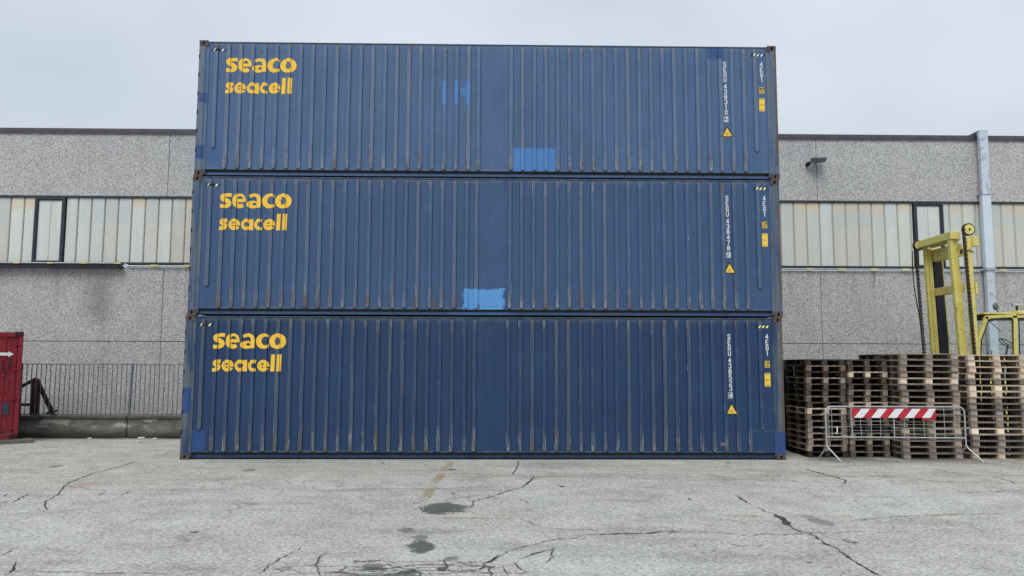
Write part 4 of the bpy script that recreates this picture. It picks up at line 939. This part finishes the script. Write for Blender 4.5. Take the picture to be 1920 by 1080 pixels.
# cab: posts, roof, windows
m = MB(); y0 = .22; y1 = .80; P = .075
def post(x0_, z0_, x1_, z1_, y, wd=.075, dp=.07): m.obox((x0_, y, z0_), (x1_, y, z1_), wd, dp, ref=(0, 1, 0))
post(2.15, 1.6, 2.12, 3.17, y1, .09); post(.10, 2.10, 2.15, 2.06, y1, .10)
for y in (y0,):
    post(.08, 1.7, .20, 2.56, y, .085); post(.20, 2.56, .43, 3.15, y, .085); post(1.08, 1.6, 1.14, 3.17, y, .11); post(2.15, 1.6, 2.12, 3.17, y, .09)
    post(.40, 3.13, 1.14, 3.165, y, .09); post(1.14, 3.165, 2.15, 3.17, y, .09); post(.10, 2.10, 2.15, 2.06, y, .10)
m.obox((2.12, y0, 3.2), (2.12, y1, 3.2), .08, .08)
cab = fp('cab_frame', m, YM)
m = MB(); m.box(.44, 2.2, y0+.06, y1, 3.08, 3.195, 0, .01); fp('roof_lining', m, CABIN)
m = MB(); m.box(.36, 1.18, y0-.04, y1, 3.205, 3.25, 0, .012); m.box(1.16, 2.3, y0-.075, y1, 3.20, 3.30, 0, .02); fp('cab_roof', m, YM)
m = MB()
m.face([(.24, y0, 2.56), (.47, y0, 3.09), (1.07, y0, 3.12), (1.05, y0, 2.12), (.20, y0, 2.12)]); m.face([(1.2, y0, 2.12), (1.2, y0, 3.12), (2.07, y0, 3.14), (2.08, y0, 2.12)])

m.face([(.22, y0+.04, 2.56), (.43, y0+.04, 3.10), (.43, y1-.04, 3.10), (.22, y1-.04, 2.56)])
m.build('window_glass', CGLASS, cab, clean=False)
m = MB()
def seal(pts, y, r=.014): m.tube([(p[0], y, p[1]) for p in pts+[pts[0]]], r, 6)
for y in (y0-.045,):
    seal([(.25, 2.56), (.45, 3.04), (.52, 3.09), (1.03, 3.12), (1.07, 3.08), (1.03, 2.14), (.21, 2.14)], y); seal([(1.19, 2.14), (1.22, 3.06), (1.27, 3.11), (2.05, 3.12), (2.07, 2.14)], y)
m.build('window_seal', INK, cab)
m = MB(); m.tube([(.62, y0+.3, 3.12), (.72, y0+.3, 3.02), (1.0, y0+.35, 2.80)], .010, 6); m.box(.58, .78, y0+.28, y0+.36, 3.05, 3.11, 0, .01); fp('wiper', m, INK)
m = MB(); cxs, cys, czs = 1.12, .5, 2.47
m.tube([(cxs+.19*math.cos(R(a)), cys+.19*math.sin(R(a)), czs+.14*math.cos(R(a))*-1) for a in range(0, 361, 20)], .013, 6)
m.tube([(cxs-.18, cys, czs+.13), (cxs, cys, czs-.02), (cxs+.18, cys, czs-.13)], .012, 6); m.tube([(cxs, cys, czs), (cxs-.14, cys, 1.9)], .022, 6); fp('steering_wheel', m, INK)
m = MB(); m.tube([(.50, .5, 1.9), (.62, .5, 2.28), (.70, .5, 2.32), (.62, .5, 1.95)], .010, 6); fp('lever', m, INK)
m = MB(); m.box(1.35, 1.85, .3, .75, 1.55, 1.75, 0, .04); m.box(1.78, 1.9, .3, .75, 1.7, 2.3, 0, .04); fp('seat', m, CABIN)
m = MB(); m.box(.15, .75, .3, .75, 1.3, 2.12, 0, .04); fp('dashboard', m, CABIN)
m = MB()
b = bmesh.new(); bmesh.ops.create_uvsphere(b, u_segments=14, v_segments=8, radius=.085)
for v in b.verts: v.co = Vector((v.co.x*.85+.64, v.co.y*.5+.16, v.co.z*1.15+3.40))
m.bm(b, 0, True); m.tube([(.68, .18, 3.34), (.72, .2, 3.25)], .014, 6); fp('work_lamp', m, flat('lamp_back', (.16, .17, .15), .4, .5))
m = MB(); m.cyl((1.30, .5, 3.47), (1.9, .5, 3.47), .035, 10); m.cyl((1.28, .5, 3.47), (1.31, .5, 3.47), .05, 10); fp('roof_pipe', m, GALV)
m = MB(); m.tube([(1.40, .5, 3.31), (1.40, .5, 3.45)], .03, 8); fp('pipe_stand', m, INK)
# chassis, counterweight, wheels
m = MB(); m.box(.1, 4.4, .18, 1.66, .45, 1.55, 0, .06); m.box(2.3, 4.5, .15, 1.70, 1.55, 2.05, 0, .12); fp('body', m, YM)
m = MB(); m.box(4.4, 5.2, .12, 1.72, .4, 1.9, 0, .2); fp('counterweight', m, YM)
for wx, rr_ in ((.55, .62), (3.7, .48)):
    for wy in (-.12, 1.60):
        m = MB(); m.cyl((wx, wy, rr_), (wx, wy+.34, rr_), rr_, 28); wh = fp('wheel', m, TYRE); m = MB(); m.cyl((wx, wy-.008, rr_), (wx, wy+.348, rr_), rr_*.5, 20); m.build('rim', YM, wh)
for o in bpy.data.objects:
    if o.type == 'MESH' and o.data.users == 0: pass
